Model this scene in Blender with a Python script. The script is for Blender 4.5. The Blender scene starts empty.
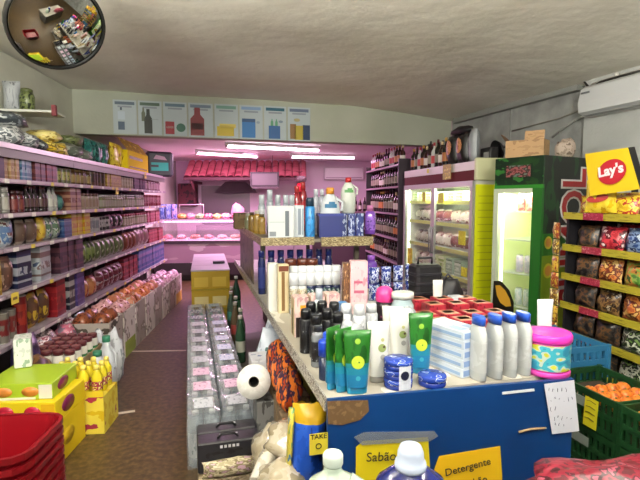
import bpy, math, random
from mathutils import Vector, Matrix, noise as mnoise
R = random.Random(7)
PI = math.pi
C = bpy.context.scene.collection
sc = bpy.context.scene

# ------------------------------------------------------------------ colour / materials
def lin(h):
    h = h.lstrip('#'); v = [int(h[i:i+2], 16)/255 for i in (0, 2, 4)]
    return tuple((c/12.92 if c <= .04045 else ((c+.055)/1.055)**2.4) for c in v) + (1,)
_m = {}
def new_mat(name):
    m = bpy.data.materials.new(name); m.use_nodes = True
    return m, m.node_tree.nodes, m.node_tree.links, m.node_tree.nodes['Principled BSDF']
def mat(h, rough=.5, metal=0, emit=0, coat=0):
    k = (h, rough, metal, emit, coat)
    if k in _m: return _m[k]
    m, n, l, b = new_mat('plain_' + h)
    c = lin(h); b.inputs['Base Color'].default_value = c
    b.inputs['Roughness'].default_value = rough; b.inputs['Metallic'].default_value = metal
    b.inputs['Coat Weight'].default_value = coat
    if emit:
        b.inputs['Emission Color'].default_value = c; b.inputs['Emission Strength'].default_value = emit
    _m[k] = m; return m
def clear(h='#ffffff', body=.12, gloss=.12, rough=.06):
    """thin clear film or pane: see-through mixed with a little body colour and reflection"""
    k = ('clear', h, body, gloss, rough)
    if k in _m: return _m[k]
    m, n, l, b = new_mat('clear_film'); n.remove(b)
    out = n['Material Output']
    t = n.new('ShaderNodeBsdfTransparent'); d = n.new('ShaderNodeBsdfDiffuse'); g = n.new('ShaderNodeBsdfGlossy')
    d.inputs['Color'].default_value = lin(h); g.inputs['Roughness'].default_value = rough
    a = n.new('ShaderNodeMixShader'); a.inputs[0].default_value = body
    l.new(t.outputs[0], a.inputs[1]); l.new(d.outputs[0], a.inputs[2])
    c = n.new('ShaderNodeMixShader'); c.inputs[0].default_value = gloss
    l.new(a.outputs[0], c.inputs[1]); l.new(g.outputs[0], c.inputs[2]); l.new(c.outputs[0], out.inputs[0])
    _m[k] = m; return m
def blotch(cols, stops=None, sc3=(4, 4, 4), rough=.35, seed=0, detail=1.5, coat=0, bands=None, bump=0, coords='Generated'):
    """printed packaging / worn surface: noise cut into flat inks, optionally mixed with level bands along z"""
    k = ('b', tuple(cols), tuple(stops or ()), sc3, rough, seed, detail, coat, tuple(bands or ()), bump, coords)
    if k in _m: return _m[k]
    m, n, l, b = new_mat('printed_pack')
    tc = n.new('ShaderNodeTexCoord'); mp = n.new('ShaderNodeMapping')
    mp.inputs['Scale'].default_value = tuple(q*1.35 for q in sc3); mp.inputs['Location'].default_value = (seed*1.7, seed*.9, seed*2.3)
    l.new(tc.outputs[coords], mp.inputs[0])
    nz = n.new('ShaderNodeTexNoise'); nz.inputs['Scale'].default_value = 1.0; nz.inputs['Detail'].default_value = detail + 1
    l.new(mp.outputs[0], nz.inputs['Vector'])
    cr = n.new('ShaderNodeValToRGB'); cr.color_ramp.interpolation = 'CONSTANT'
    if not stops:
        K = len(cols); stops = [0] + [.40 + .2*(i/(max(1, K-2))) if K > 2 else .5 for i in range(K-1)]
    e = cr.color_ramp.elements
    while len(e) < len(cols): e.new(.5)
    for i, (c, s) in enumerate(zip(cols, stops)):
        e[i].position = s; e[i].color = lin(c)
    l.new(nz.outputs[0], cr.inputs[0]); col = cr.outputs[0]
    if bands:                                   # [(z, colour or None), ...]  None = show the noise inks
        sx = n.new('ShaderNodeSeparateXYZ'); l.new(tc.outputs[coords], sx.inputs[0])
        c2 = n.new('ShaderNodeValToRGB'); c2.color_ramp.interpolation = 'CONSTANT'
        f2 = n.new('ShaderNodeValToRGB'); f2.color_ramp.interpolation = 'CONSTANT'
        for rp, fn in ((c2, lambda c: lin(c or '#000000')), (f2, lambda c: (1, 1, 1, 1) if c else (0, 0, 0, 1))):
            ee = rp.color_ramp.elements
            while len(ee) < len(bands): ee.new(.5)
            while len(ee) > len(bands): ee.remove(ee[-1])
            for i, (z, c) in enumerate(bands): ee[i].position = z; ee[i].color = fn(c)
            l.new(sx.outputs[2], rp.inputs[0])
        mx = n.new('ShaderNodeMix'); mx.data_type = 'RGBA'
        l.new(f2.outputs[0], mx.inputs[0]); l.new(col, mx.inputs[6]); l.new(c2.outputs[0], mx.inputs[7]); col = mx.outputs[2]
    l.new(col, b.inputs['Base Color'])
    b.inputs['Roughness'].default_value = rough; b.inputs['Coat Weight'].default_value = coat
    if bump:
        n2 = n.new('ShaderNodeTexNoise'); n2.inputs['Scale'].default_value = 9; l.new(tc.outputs[coords], n2.inputs['Vector'])
        bp = n.new('ShaderNodeBump'); bp.inputs['Strength'].default_value = bump; bp.inputs['Distance'].default_value = .02
        l.new(n2.outputs[0], bp.inputs['Height']); l.new(bp.outputs[0], b.inputs['Normal'])
    _m[k] = m; return m
def plaster(name, c1, c2, scale=3, bump=.25, rough=.85, dist=.02, fine=40):
    m, n, l, b = new_mat(name)
    tc = n.new('ShaderNodeTexCoord'); nz = n.new('ShaderNodeTexNoise'); nz.inputs['Scale'].default_value = scale; nz.inputs['Detail'].default_value = 6
    l.new(tc.outputs['Object'], nz.inputs['Vector'])
    cr = n.new('ShaderNodeValToRGB'); cr.color_ramp.elements[0].position = .35; cr.color_ramp.elements[1].position = .68
    cr.color_ramp.elements[0].color = lin(c1); cr.color_ramp.elements[1].color = lin(c2)
    l.new(nz.outputs[0], cr.inputs[0]); l.new(cr.outputs[0], b.inputs['Base Color']); b.inputs['Roughness'].default_value = rough
    n2 = n.new('ShaderNodeTexNoise'); n2.inputs['Scale'].default_value = fine; n2.inputs['Detail'].default_value = 4
    l.new(tc.outputs['Object'], n2.inputs['Vector'])
    bp = n.new('ShaderNodeBump'); bp.inputs['Strength'].default_value = bump; bp.inputs['Distance'].default_value = dist
    l.new(n2.outputs[0], bp.inputs['Height']); l.new(bp.outputs[0], b.inputs['Normal'])
    return m

# ------------------------------------------------------------------ mesh builder
class MB:
    def __init__(s): s.v = []; s.f = []; s.m = []; s.sm = []; s.mats = []
    def mi(s, m):
        if m not in s.mats: s.mats.append(m)
        return s.mats.index(m)
    def face(s, idx, m, smooth=False): s.f.append(idx); s.m.append(s.mi(m)); s.sm.append(smooth)
    def quad(s, pts, m, smooth=False):
        o = len(s.v); s.v += [tuple(p) for p in pts]; s.face(list(range(o, o+len(pts))), m, smooth)
    def box(s, x0, x1, y0, y1, z0, z1, m, M=None, fm=None):
        p = [(x0,y0,z0),(x1,y0,z0),(x1,y1,z0),(x0,y1,z0),(x0,y0,z1),(x1,y0,z1),(x1,y1,z1),(x0,y1,z1)]
        if M: p = [tuple(M @ Vector(q)) for q in p]
        o = len(s.v); s.v += p
        names = 'bottom top front right back left'.split()
        for nm, q in zip(names, ((0,3,2,1),(4,5,6,7),(0,1,5,4),(1,2,6,5),(2,3,7,6),(3,0,4,7))):
            s.face([o+i for i in q], (fm or {}).get(nm, m))
        return s
    def chbox(s, x0, x1, y0, y1, z0, z1, c, m, M=None):
        """box with rounded vertical edges and slightly bevelled top and bottom"""
        ring = []
        for cx, cy, a0 in ((x1-c, y1-c, 0), (x0+c, y1-c, 90), (x0+c, y0+c, 180), (x1-c, y0+c, 270)):
            for k in range(3):
                a = math.radians(a0 + 45*k); ring.append((cx + c*math.cos(a), cy + c*math.sin(a)))
        mx, my = (x0+x1)/2, (y0+y1)/2; hx, hy = max(1e-4, (x1-x0)/2), max(1e-4, (y1-y0)/2)
        q = min(c*.6, (z1-z0)*.3); lv = ((z0, 1), (z0+q, 0), (z1-q, 0), (z1, 1)); n = len(ring); o = len(s.v)
        for z, inn in lv:
            fx, fy = (1 - inn*q/hx), (1 - inn*q/hy)
            for x, y in ring:
                p = Vector((mx+(x-mx)*fx, my+(y-my)*fy, z)); s.v.append(tuple(M @ p if M else p))
        for k in range(3):
            for i in range(n): j = (i+1) % n; s.face([o+k*n+i, o+k*n+j, o+(k+1)*n+j, o+(k+1)*n+i], m)
        s.face([o+i for i in range(n)][::-1], m); s.face([o+3*n+i for i in range(n)], m)
        return s
    def lathe(s, prof, m, n=14, M=None, sx=1, sy=1, smooth=True, cx=0, cy=0, caps=True):
        o = len(s.v); K = len(prof)
        for r, z in prof:
            for i in range(n):
                a = 2*PI*i/n; p = Vector((cx + sx*r*math.cos(a), cy + sy*r*math.sin(a), z)); s.v.append(tuple(M @ p if M else p))
        for k in range(K-1):
            for i in range(n):
                j = (i+1) % n; s.face([o+k*n+i, o+k*n+j, o+(k+1)*n+j, o+(k+1)*n+i], m, smooth)
        if caps:
            if prof[0][0] > 1e-5: s.face([o+i for i in range(n)][::-1], m)
            if prof[-1][0] > 1e-5: s.face([o+(K-1)*n+i for i in range(n)], m)
        return s
    def tube(s, path, r, m, n=6, smooth=True):
        P = [Vector(p) for p in path]; o = len(s.v); K = len(P)
        for k, p in enumerate(P):
            d = (P[min(k+1, K-1)] - P[max(k-1, 0)]).normalized()
            a = d.orthogonal().normalized() if k == 0 else (a - d*a.dot(d)).normalized()
            b = d.cross(a); rr = r[k] if isinstance(r, (list, tuple)) else r
            for i in range(n):
                t = 2*PI*i/n; s.v.append(tuple(p + a*rr*math.cos(t) + b*rr*math.sin(t)))
        for k in range(K-1):
            for i in range(n): j = (i+1) % n; s.face([o+k*n+i, o+k*n+j, o+(k+1)*n+j, o+(k+1)*n+i], m, smooth)
        s.face([o+i for i in range(n)][::-1], m); s.face([o+(K-1)*n+i for i in range(n)], m)
        return s
    def bag(s, w, d, h, m, seed=0, nx=9, nz=11, crump=.012, flat=.86, m2=None, top=.12, M=None):
        """filled pouch: sealed flat top and bottom edges, fat in the middle, crumpled skin"""
        rr = random.Random(seed); ph = [rr.uniform(0, 9) for _ in range(4)]
        for side in (-1, 1):
            o = len(s.v)
            for k in range(nz):
                v = k/(nz-1); fv = max(0, 1 - abs(2*v-1)**3)
                for i in range(nx):
                    u = i/(nx-1)*2-1; fu = max(0, 1 - abs(u)**2.6)
                    bul = (fu*fv)**.7
                    x = u*w/2*(1 - .07*fv*(1 if fv > .2 else 0)); z = v*h
                    q = mnoise.noise(Vector((u*2.2+ph[0], v*3+ph[1], side+ph[2])))*crump*(fu+.15)
                    p = Vector((x + q*.5, side*(d/2*bul) + q + .002*side, z + q*.4*(v > .05)))
                    s.v.append(tuple(M @ p if M else p))
            for k in range(nz-1):
                for i in range(nx-1):
                    a = o+k*nx+i; q = [a, a+1, a+nx+1, a+nx]
                    s.face(q if side < 0 else q[::-1], (m2 if m2 and (k < 1 or k >= nz-2) else m), True)
        return s
    def blob(s, rx, ry, rz, m, seed=0, amp=.12, n=12, k=8, M=None, flat=True):
        """lumpy soft bundle sitting on z=0"""
        o = len(s.v)
        for j in range(k+1):
            t = PI*j/k
            for i in range(n):
                a = 2*PI*i/n; d = Vector((math.sin(t)*math.cos(a), math.sin(t)*math.sin(a), -math.cos(t)))
                q = 1 + amp*mnoise.noise(d*2.1 + Vector((seed*3.1, seed*1.3, 0)))*2
                z = d.z*rz*q + rz
                if flat: z = max(0, z - rz*.18)
                p = Vector((d.x*rx*q, d.y*ry*q, z)); s.v.append(tuple(M @ p if M else p))
        for j in range(k):
            for i in range(n):
                b = (i+1) % n; s.face([o+j*n+i, o+j*n+b, o+(j+1)*n+b, o+(j+1)*n+i], m, True)
        return s
    def build(s, name, parent=None, loc=(0, 0, 0), rz=0, rot=None, bevel=0):
        me = bpy.data.meshes.new(name); me.from_pydata(s.v, [], s.f)
        for m in s.mats: me.materials.append(m)
        me.polygons.foreach_set('material_index', s.m); me.polygons.foreach_set('use_smooth', s.sm); me.update()
        o = bpy.data.objects.new(name, me); C.objects.link(o)
        if parent: o.parent = parent
        o.location = loc; o.rotation_euler = rot or (0, 0, rz)
        if bevel:
            b = o.modifiers.new('bevel', 'BEVEL'); b.width = bevel; b.segments = 2; b.limit_method = 'ANGLE'
        return o

ALL = []
def tag(o, label, cat, group=None, kind=None):
    o['label'] = label; o['category'] = cat
    if group: o['group'] = group
    if kind: o['kind'] = kind
    ALL.append(o); return o
def thing(name, label, cat, loc=(0, 0, 0), rz=0, group=None, rot=None):
    o = bpy.data.objects.new(name, None); o.empty_display_size = .05; C.objects.link(o)
    o.location = loc; o.rotation_euler = rot or (0, 0, rz)
    return tag(o, label, cat, group)
def struct(o, kind='structure'): o['kind'] = kind; return o
def copy_tree(o, parent=None):
    c = o.copy(); C.objects.link(c)
    if parent: c.parent = parent
    for ch in list(o.children): copy_tree(ch, c)
    return c
def dup(root, loc, rz, label, group=None, rot=None):
    r = copy_tree(root); r.location = loc; r.rotation_euler = rot or (0, 0, rz); r['label'] = label
    if group: r['group'] = group
    ALL.append(r); return r
def lettering(text, size, m, parent, loc, rot, extrude=.001, offset=0, shear=0, align='CENTER', name='lettering'):
    cu = bpy.data.curves.new('t', 'FONT'); cu.body = text; cu.size = size; cu.extrude = extrude; cu.offset = offset; cu.shear = shear
    cu.align_x = align; cu.align_y = 'CENTER'; cu.resolution_u = 3
    t = bpy.data.objects.new('t', cu); C.objects.link(t)
    bpy.context.view_layer.update()
    me = bpy.data.meshes.new_from_object(t.evaluated_get(bpy.context.evaluated_depsgraph_get()))
    bpy.data.objects.remove(t); me.materials.clear(); me.materials.append(m); me.name = name
    o = bpy.data.objects.new(name, me); C.objects.link(o); o.parent = parent; o.location = loc; o.rotation_euler = rot
    return o

# ------------------------------------------------------------------ camera and where sight lines meet the shop
EYE = 1.6; TILT = math.atan(40/480); _c, _s = math.cos(TILT), math.sin(TILT)
def ray(px, py):
    u = (px-320)/480; v = (240-py)/480
    return Vector((u, _c + v*_s, -_s + v*_c))
def atz(px, py, z):
    r = ray(px, py); p = r*((z-EYE)/r.z); return Vector((p.x, p.y, z))
def atd(px, py, d):
    r = ray(px, py); p = r*(d/r.y); return Vector((p.x, p.y, p.z+EYE))
def atx(px, d): return (px-320)/480*d            # x of a column of the view at distance d (near eye level)
def proj(p):
    x, y, z = p[0], p[1], p[2]-EYE; d = _c*y - _s*z; return (320+480*x/d, 240-480*(_s*y+_c*z)/d) if d > .05 else (-999, -999)
cam = bpy.data.cameras.new('camera'); cam.lens = 27; cam.sensor_width = 36; cam.sensor_fit = 'HORIZONTAL'; cam.clip_start = .05
co = bpy.data.objects.new('camera', cam); C.objects.link(co); co.location = (0, 0, EYE); co.rotation_euler = (PI/2 - TILT, 0, 0)
sc.camera = co
class Frame:
    def __init__(s, ox, oy, rz): s.o = Vector((ox, oy, 0)); s.rz = rz; s.c = math.cos(rz); s.s = math.sin(rz)
    def __call__(s, x, y, z=0): return Vector((s.o.x + x*s.c - y*s.s, s.o.y + x*s.s + y*s.c, z))
    def inv(s, x, y):
        x -= s.o.x; y -= s.o.y; return (x*s.c + y*s.s, -x*s.s + y*s.c)
ORD = ['first','second','third','fourth','fifth','sixth','seventh','eighth','ninth','tenth','eleventh','twelfth','thirteenth','fourteenth','fifteenth','sixteenth','seventeenth','eighteenth','nineteenth','twentieth']
NUM = ['no','one','two','three','four','five','six','seven','eight','nine','ten','eleven','twelve','thirteen','fourteen','fifteen','sixteen','seventeen','eighteen','nineteen','twenty']
# ------------------------------------------------------------------ room shell
H = 2.93
LW = lambda y: -3.0 - .096*(y-5.9)              # left wall x at y
RW = lambda y: 1.98 - .31*(y-7.3) if y < 7.3 else 1.98 - .05*(y-7.3)               # right wall x at y
def wall(name, p, q, z0, z1, m, th=.12):
    b = MB(); d = Vector((q[0]-p[0], q[1]-p[1], 0)).normalized(); nn = Vector((d.y, -d.x, 0))*th
    P = [Vector((p[0], p[1], 0)), Vector((q[0], q[1], 0))]; P += [P[1]+nn, P[0]+nn]
    o = len(b.v)
    for z in (z0, z1): b.v += [(v.x, v.y, z) for v in P]
    for q4 in ((0,3,2,1),(4,5,6,7),(0,1,5,4),(1,2,6,5),(2,3,7,6),(3,0,4,7)): b.face([o+i for i in q4], m)
    return struct(b.build(name))
wall_m = plaster('painted_wall', '#b4b6a6', '#c4c6b6', 2.2, .15)
rwall_m = plaster('rough_wall', '#868884', '#a6a8a4', 3.5, .45, fine=14)
wall('wall_left', (LW(13), 13), (LW(-2.4), -2.4), 0, H, wall_m)
wall('wall_right', (RW(-2.4), -2.4), (RW(7.3), 7.3), 0, H, rwall_m)
wall('wall_right_back', (RW(7.31), 7.31), (RW(13), 13), 0, H, mat('#cdb4c2', .7))
wall('wall_back', (-4.2, 12.2), (2.2, 12.2), 0, H, mat('#dcc4d2', .6))
# front of the shop behind the viewpoint: a wall with a wide shop window
fy = -2.4
bm_ = MB()
for a in ((-2.3, -1.7, 0, H), (2.6, 5.2, 0, H), (-1.7, 2.6, 0, .7), (-1.7, 2.6, 2.55, H)): bm_.box(a[0], a[1], fy-.15, fy, a[2], a[3], wall_m)
struct(bm_.build('wall_front'))
w = MB()
for x in (-1.7, -.27, 1.16, 2.55): w.box(x, x+.06, fy-.1, fy-.04, .7, 2.55, mat('#8a8d90', .35, .7))
w.box(-1.7, 2.61, fy-.1, fy-.04, .7, .76, mat('#8a8d90', .35, .7)); w.box(-1.7, 2.61, fy-.1, fy-.04, 2.49, 2.55, mat('#8a8d90', .35, .7))
wo = struct(w.build('window_1'))
g = MB(); g.box(-1.66, 2.57, fy-.075, fy-.065, .74, 2.51, clear('#e8f4ff', .02, .05)); g.build('pane', wo)
# floor: speckled brown terrazzo
m, n, l, b = new_mat('terrazzo')
tc = n.new('ShaderNodeTexCoord'); v1 = n.new('ShaderNodeTexNoise'); v1.inputs['Scale'].default_value = 26; v1.inputs['Detail'].default_value = 5
cr = n.new('ShaderNodeValToRGB'); e = cr.color_ramp.elements; e[0].position = .3; e[0].color = lin('#3e3018'); e[1].position = .72; e[1].color = lin('#7a623c')
e.new(.5).color = lin('#5c472a')
l.new(tc.outputs['Object'], v1.inputs['Vector']); l.new(v1.outputs[0], cr.inputs[0])
v2 = n.new('ShaderNodeTexNoise'); v2.inputs['Scale'].default_value = 1.2; v2.inputs['Detail'].default_value = 4; l.new(tc.outputs['Object'], v2.inputs['Vector'])
mx = n.new('ShaderNodeMix'); mx.data_type = 'RGBA'; mx.blend_type = 'MULTIPLY'; mx.inputs[0].default_value = .5
l.new(cr.outputs[0], mx.inputs[6]); l.new(v2.outputs[0], mx.inputs[7]); l.new(mx.outputs[2], b.inputs['Base Color'])
b.inputs['Roughness'].default_value = .42
f = MB(); f.quad([(-4.6, -2.6, 0), (5.4, -2.6, 0), (5.4, 12.6, 0), (-4.6, 12.6, 0)], m); struct(f.build('floor'))
# ceiling: sagging hand-floated plaster, falls away to the right wall
ceil_m = plaster('ceiling_plaster', '#d6d3c4', '#e6e4d6', 1.3, .35, .8, .03, 5)
cb = MB(); nx, ny = 46, 60
for j in range(ny+1):
    y = -2.5 + (7.4+2.5)*j/ny
    for i in range(nx+1):
        x = -3.6 + 9.0*i/nx
        q = mnoise.noise(Vector((x*.55, y*.55, 1)))*.05 + mnoise.noise(Vector((x*1.7, y*1.2, 5)))*.018
        lx = x - (RW(y) - 1.2)                  # last half metre before the right wall slopes down
        z = H + q*.6 - (max(0, lx)*.13 if lx > 0 else 0) - .03*math.exp(-((lx+.05)/.12)**2)
        cb.v.append((x, y, z))
for j in range(ny):
    for i in range(nx):
        a = j*(nx+1)+i; cb.face([a, a+nx+1, a+nx+2, a+1], ceil_m, True)
struct(cb.build('ceiling'))
# lower ceiling of the back room

# header beam carrying the posters
P0 = Vector((-3.05, 5.93, 0)); P1 = Vector((2.05, 7.36, 0)); hd = (P1-P0).normalized(); hn = Vector((hd.y, -hd.x, 0))
hm = plaster('header_paint', '#a6aa98', '#b2b5a4', 1.5, .1)
hb = MB(); q = [P0, P1, P1 - hn*.22, P0 - hn*.22]; hb.v += [(p.x, p.y, 2.41) for p in q] + [(p.x, p.y, 3.0) for p in q]
for q4 in ((0,3,2,1),(4,5,6,7),(0,1,5,4),(1,2,6,5),(2,3,7,6),(3,0,4,7)): hb.face(list(q4), hm)
struct(hb.build('trim_1'))
b2 = MB(); qa, qb = P0 - hn*.1, P1 - hn*.1
for z_, rev in ((2.56, True), (2.6, False)):
    Q_ = [(qa.x, qa.y, z_), (qb.x, qb.y, z_), (2.2, 12.3, z_), (-4.3, 12.3, z_)]; b2.quad(Q_[::-1] if rev else Q_, mat('#e9dfe2', .6))
struct(b2.build('ceiling_back'))
def on_header(px, py):
    r = ray(px, py); p = Vector((0, 0, EYE)); t = (P0-p).dot(hn)/r.dot(hn); return p + r*t
# metal cable duct along the right wall, under the ceiling
def on_right(px, py, off=.0):
    a = Vector((RW(0)-off, 0, 0)); d = Vector((-.31, 1, 0)).normalized(); nn = Vector((d.y, -d.x, 0))
    r = ray(px, py); p = Vector((0, 0, EYE)); t = (a-p).dot(nn)/r.dot(nn); return p + r*t
a0 = on_right(455, 113, .06); a1 = on_right(580, 75, .06)
tk = MB(); d = (a1-a0); L_ = math.hypot(d.x, d.y)
Mx = Matrix.Translation(a0) @ Matrix.Rotation(math.atan2(d.y, d.x), 4, 'Z') @ Matrix.Rotation(-math.atan2(d.z, L_), 4, 'Y')
LL = d.length
tk.box(0, LL, -.03, .05, -.13, 0, mat('#8e918b', .6), Mx); tk.box(0, LL, -.045, .05, -.0, .012, mat('#6b6a62', .7), Mx)
tk.box(0, LL, -.035, .05, -.15, -.13, mat('#8d8f89', .6), Mx)
tag(tk.build('cable_duct'), 'long grey cable duct running along the right wall under the ceiling', 'duct')
cbl = MB()
pts = [on_right(575, 82, .05), on_right(583, 76, .09), on_right(590, 86, .12), on_right(600, 79, .15), on_right(620, 73, .15), on_right(650, 65, .15)]
cbl.tube(pts, .012, mat('#26241f', .5)); tag(cbl.build('cable', None, (0, 0, -.03)), 'black cable looping above the air conditioner on right wall', 'cable')
cb2 = MB(); cb2.tube([on_right(592, 85, .13), on_right(612, 78, .13), on_right(655, 67, .13)], .014, mat('#bdbab0', .6))
for q_ in (on_right(617, 74, .13), on_right(617, 80, .13)): cb2.lathe([(.0, -.02), (.02, -.01), (.02, .01), (0, .02)], mat('#d8d5cc', .5), 8, Matrix.Translation(q_))
tag(cb2.build('conduit'), 'pale conduit with clips above the air conditioner on right wall', 'conduit')
cb3 = MB(); cb3.tube([on_right(512, 131, .02), on_right(530, 126, .03), on_right(560, 118, .03), on_right(585, 108, .03)], .008, mat('#8d8a80', .6))
tag(cb3.build('wall_cable'), 'thin grey cable slanting across right wall above green fridge', 'cable')
# shallow seam in the right wall render
sm_ = MB(); p_ = on_right(511, 106, .004); sm_.box(-.006, .006, -.006, .006, -1.3, 0, mat('#8b8c88', .8), Matrix.Translation(p_)); struct(sm_.build('trim_2'))
# pilaster the air conditioner hangs on
pa = on_right(594, 75); pb = on_right(760, 75)
pm = MB(); dd = (pb-pa); dd.z = 0; dn = Vector((dd.y, -dd.x, 0)).normalized()
if dn.x > 0: dn = -dn
q = [Vector((pa.x, pa.y, 0)), Vector((pb.x, pb.y, 0))]; q += [q[1]+dn*.1, q[0]+dn*.1]
pm.v += [tuple(v) for v in q] + [(v.x, v.y, H) for v in q]
for q4 in ((0,3,2,1),(4,5,6,7),(0,1,5,4),(1,2,6,5),(2,3,7,6),(3,0,4,7)): pm.face(list(q4), plaster('pilaster', '#aeb0ac', '#bcbeba', 2, .2))
struct(pm.build('trim_3'))

# ------------------------------------------------------------------ lamps
def area(name, loc, rot, sx, sy, e, col):
    d = bpy.data.lights.new(name, 'AREA'); d.shape = 'RECTANGLE'; d.size = sx; d.size_y = sy; d.energy = e; d.color = col
    o = bpy.data.objects.new(name, d); C.objects.link(o); o.location = loc; o.rotation_euler = rot; return o
def tube_lamp(label, p, q, glow, gcol, power, pcol, w=.09, group=None, two=False, up=0):
    p = Vector(p); q = Vector(q); d = q-p; L = d.length; mid = (p+q)/2; rz = math.atan2(d.y, d.x)
    t = thing('fluorescent_lamp', label, 'lamp', mid, rz, group)
    b = MB(); b.chbox(-L/2, L/2, -w*.25, w*.25, 0, .05, .01, mat('#d9d6d2', .5)); b.build('housing', t)
    if mid.y < 3:
        for sx in (-.35, .35): b = MB(); b.tube([(sx*L, 0, .05), (sx*L, 0, H-.03-mid.z)], .006, mat('#9a9a98', .4)); b.build('hanging_rod', t)
    for yy in ((-.03, .03) if two else (0,)):
        b = MB(); b.lathe([(.022, -L/2+.03), (.022, L/2-.03)], mat(gcol, .4, 0, glow), 10, Matrix.Translation((0, yy, -.022)) @ Matrix.Rotation(PI/2, 4, 'Y')); b.build('tube', t)
    for sx in (-1, 1): b = MB(); b.box(sx*(L/2-.03)-.012, sx*(L/2-.03)+.012, -w/2, w/2, -.04, .0, mat('#cfccc8', .5)); b.build('end_cap', t)
    if power: area('lamp_and_fill_light', (mid.x, mid.y, mid.z-.05), (0, 0, rz), L, .1, power, pcol)
    if up: area('lamp_and_fill_light', (mid.x, mid.y, mid.z+.07), Vector((0, .93, .37)).to_track_quat('-Z', 'Y').to_euler(), .3, .3, up, pcol)  # added fill aimed at far ceiling and header, not the tubes' own light
    return t
warm = (1, .97, .89)
tube_lamp('front ceiling tube lamp above the counter behind the viewpoint', (-.7, -.6, 2.5), (.8, -.6, 2.5), 50, '#fff8ee', 0, warm, two=True, up=40)
tube_lamp('ceiling tube lamp above the near aisle out of view', (-1.3, .35, 2.28), (-1.1, 1.55, 2.28), 62, '#fff8ee', 0, warm, two=True, up=84)
tube_lamp('ceiling tube lamp above the blue gondola out of view', (1.2, .35, 2.28), (1.0, 1.55, 2.28), 62, '#fff8ee', 0, warm, two=True, up=84)
pink = (1, .6, .9)
tube_lamp('near left tube lamp under pink back room ceiling', atz(195, 152, 2.509), atz(258, 156, 2.509), 8, '#ffd9f2', 48, pink)
tube_lamp('middle long bright tube lamp just behind the poster header', atz(225, 145, 2.509), atz(320, 149.5, 2.509), 10, '#fff4fb', 75, pink)
tube_lamp('right tube lamp under pink back room ceiling', atz(290, 156, 2.509), atz(356, 157, 2.509), 8, '#ffd9f2', 18, pink)
area('deli_light', (-2.2, 9.6, 2.45), (.45, 0, .1), 1.8, .4, 40, (1, .42, .8))
area('rack_light', (-.2, 9.0, 2.5), (0, 0, 0), 1.2, 1.2, 36, (1, .36, .86))
wd = bpy.data.worlds.new('world'); sc.world = wd; wd.use_nodes = True
bg = wd.node_tree.nodes['Background']; bg.inputs[0].default_value = (.82, .92, 1, 1); bg.inputs[1].default_value = 1.0
pt_ = area('window_portal', (.45, fy-.03, 1.62), (-PI/2, 0, 0), 4.2, 1.8, 1, (1, 1, 1)); pt_.data.cycles.is_portal = True
sc.view_settings.view_transform = 'Standard'; sc.view_settings.look = 'None'; sc.view_settings.gamma = 1; sc.view_settings.exposure = .12

# ------------------------------------------------------------------ posters on the header
def poster(i, px0, px1, pt, pb, label, pic):
    a = on_header(px0, pb); c = on_header(px1, pb); t_ = on_header(px0, pt)
    rz = math.atan2(hd.y, hd.x); W = (c-a).length; Hh = t_.z - a.z
    t = thing('poster', label, 'poster', a + hn*.004, rz, None)
    b = MB(); b.box(0, W, -.003, 0, 0, Hh, mat('#aebabd', .5)); b.build('paper', t)
    k = MB()
    for (x0, x1, z0, z1, col) in ((.08, .92, .86, .95, pic[0]), (.2, .8, .78, .83, '#8a929a')): k.box(W*x0, W*x1, -.005, -.003, Hh*z0, Hh*z1, mat(col, .5))
    k.build('heading', t)
    k = MB()
    for s in pic[1]:
        if s[0] == 'box': k.box(W*s[1], W*s[2], -.006, -.003, Hh*s[3], Hh*s[4], mat(s[5], .5))
        elif s[0] == 'bot':
            x, z, r, h, col = s[1:]
            pr_ = [(r, 0), (r, .6), (r*.45, .75), (r*.4, 1)]
            pts = [(W*(x+rr), -.006, Hh*(z+h*zz)) for rr, zz in pr_] + [(W*(x-rr), -.006, Hh*(z+h*zz)) for rr, zz in pr_[::-1]]
            k.quad(pts, mat(col, .5))
        elif s[0] == 'ell':
            x, z, rx, rz_, col = s[1:]; k.quad([(W*(x+rx*math.cos(a_*PI/6)), -.006, Hh*(z+rz_*math.sin(a_*PI/6))) for a_ in range(12)], mat(col, .5))
    k.build('picture', t)
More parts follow.
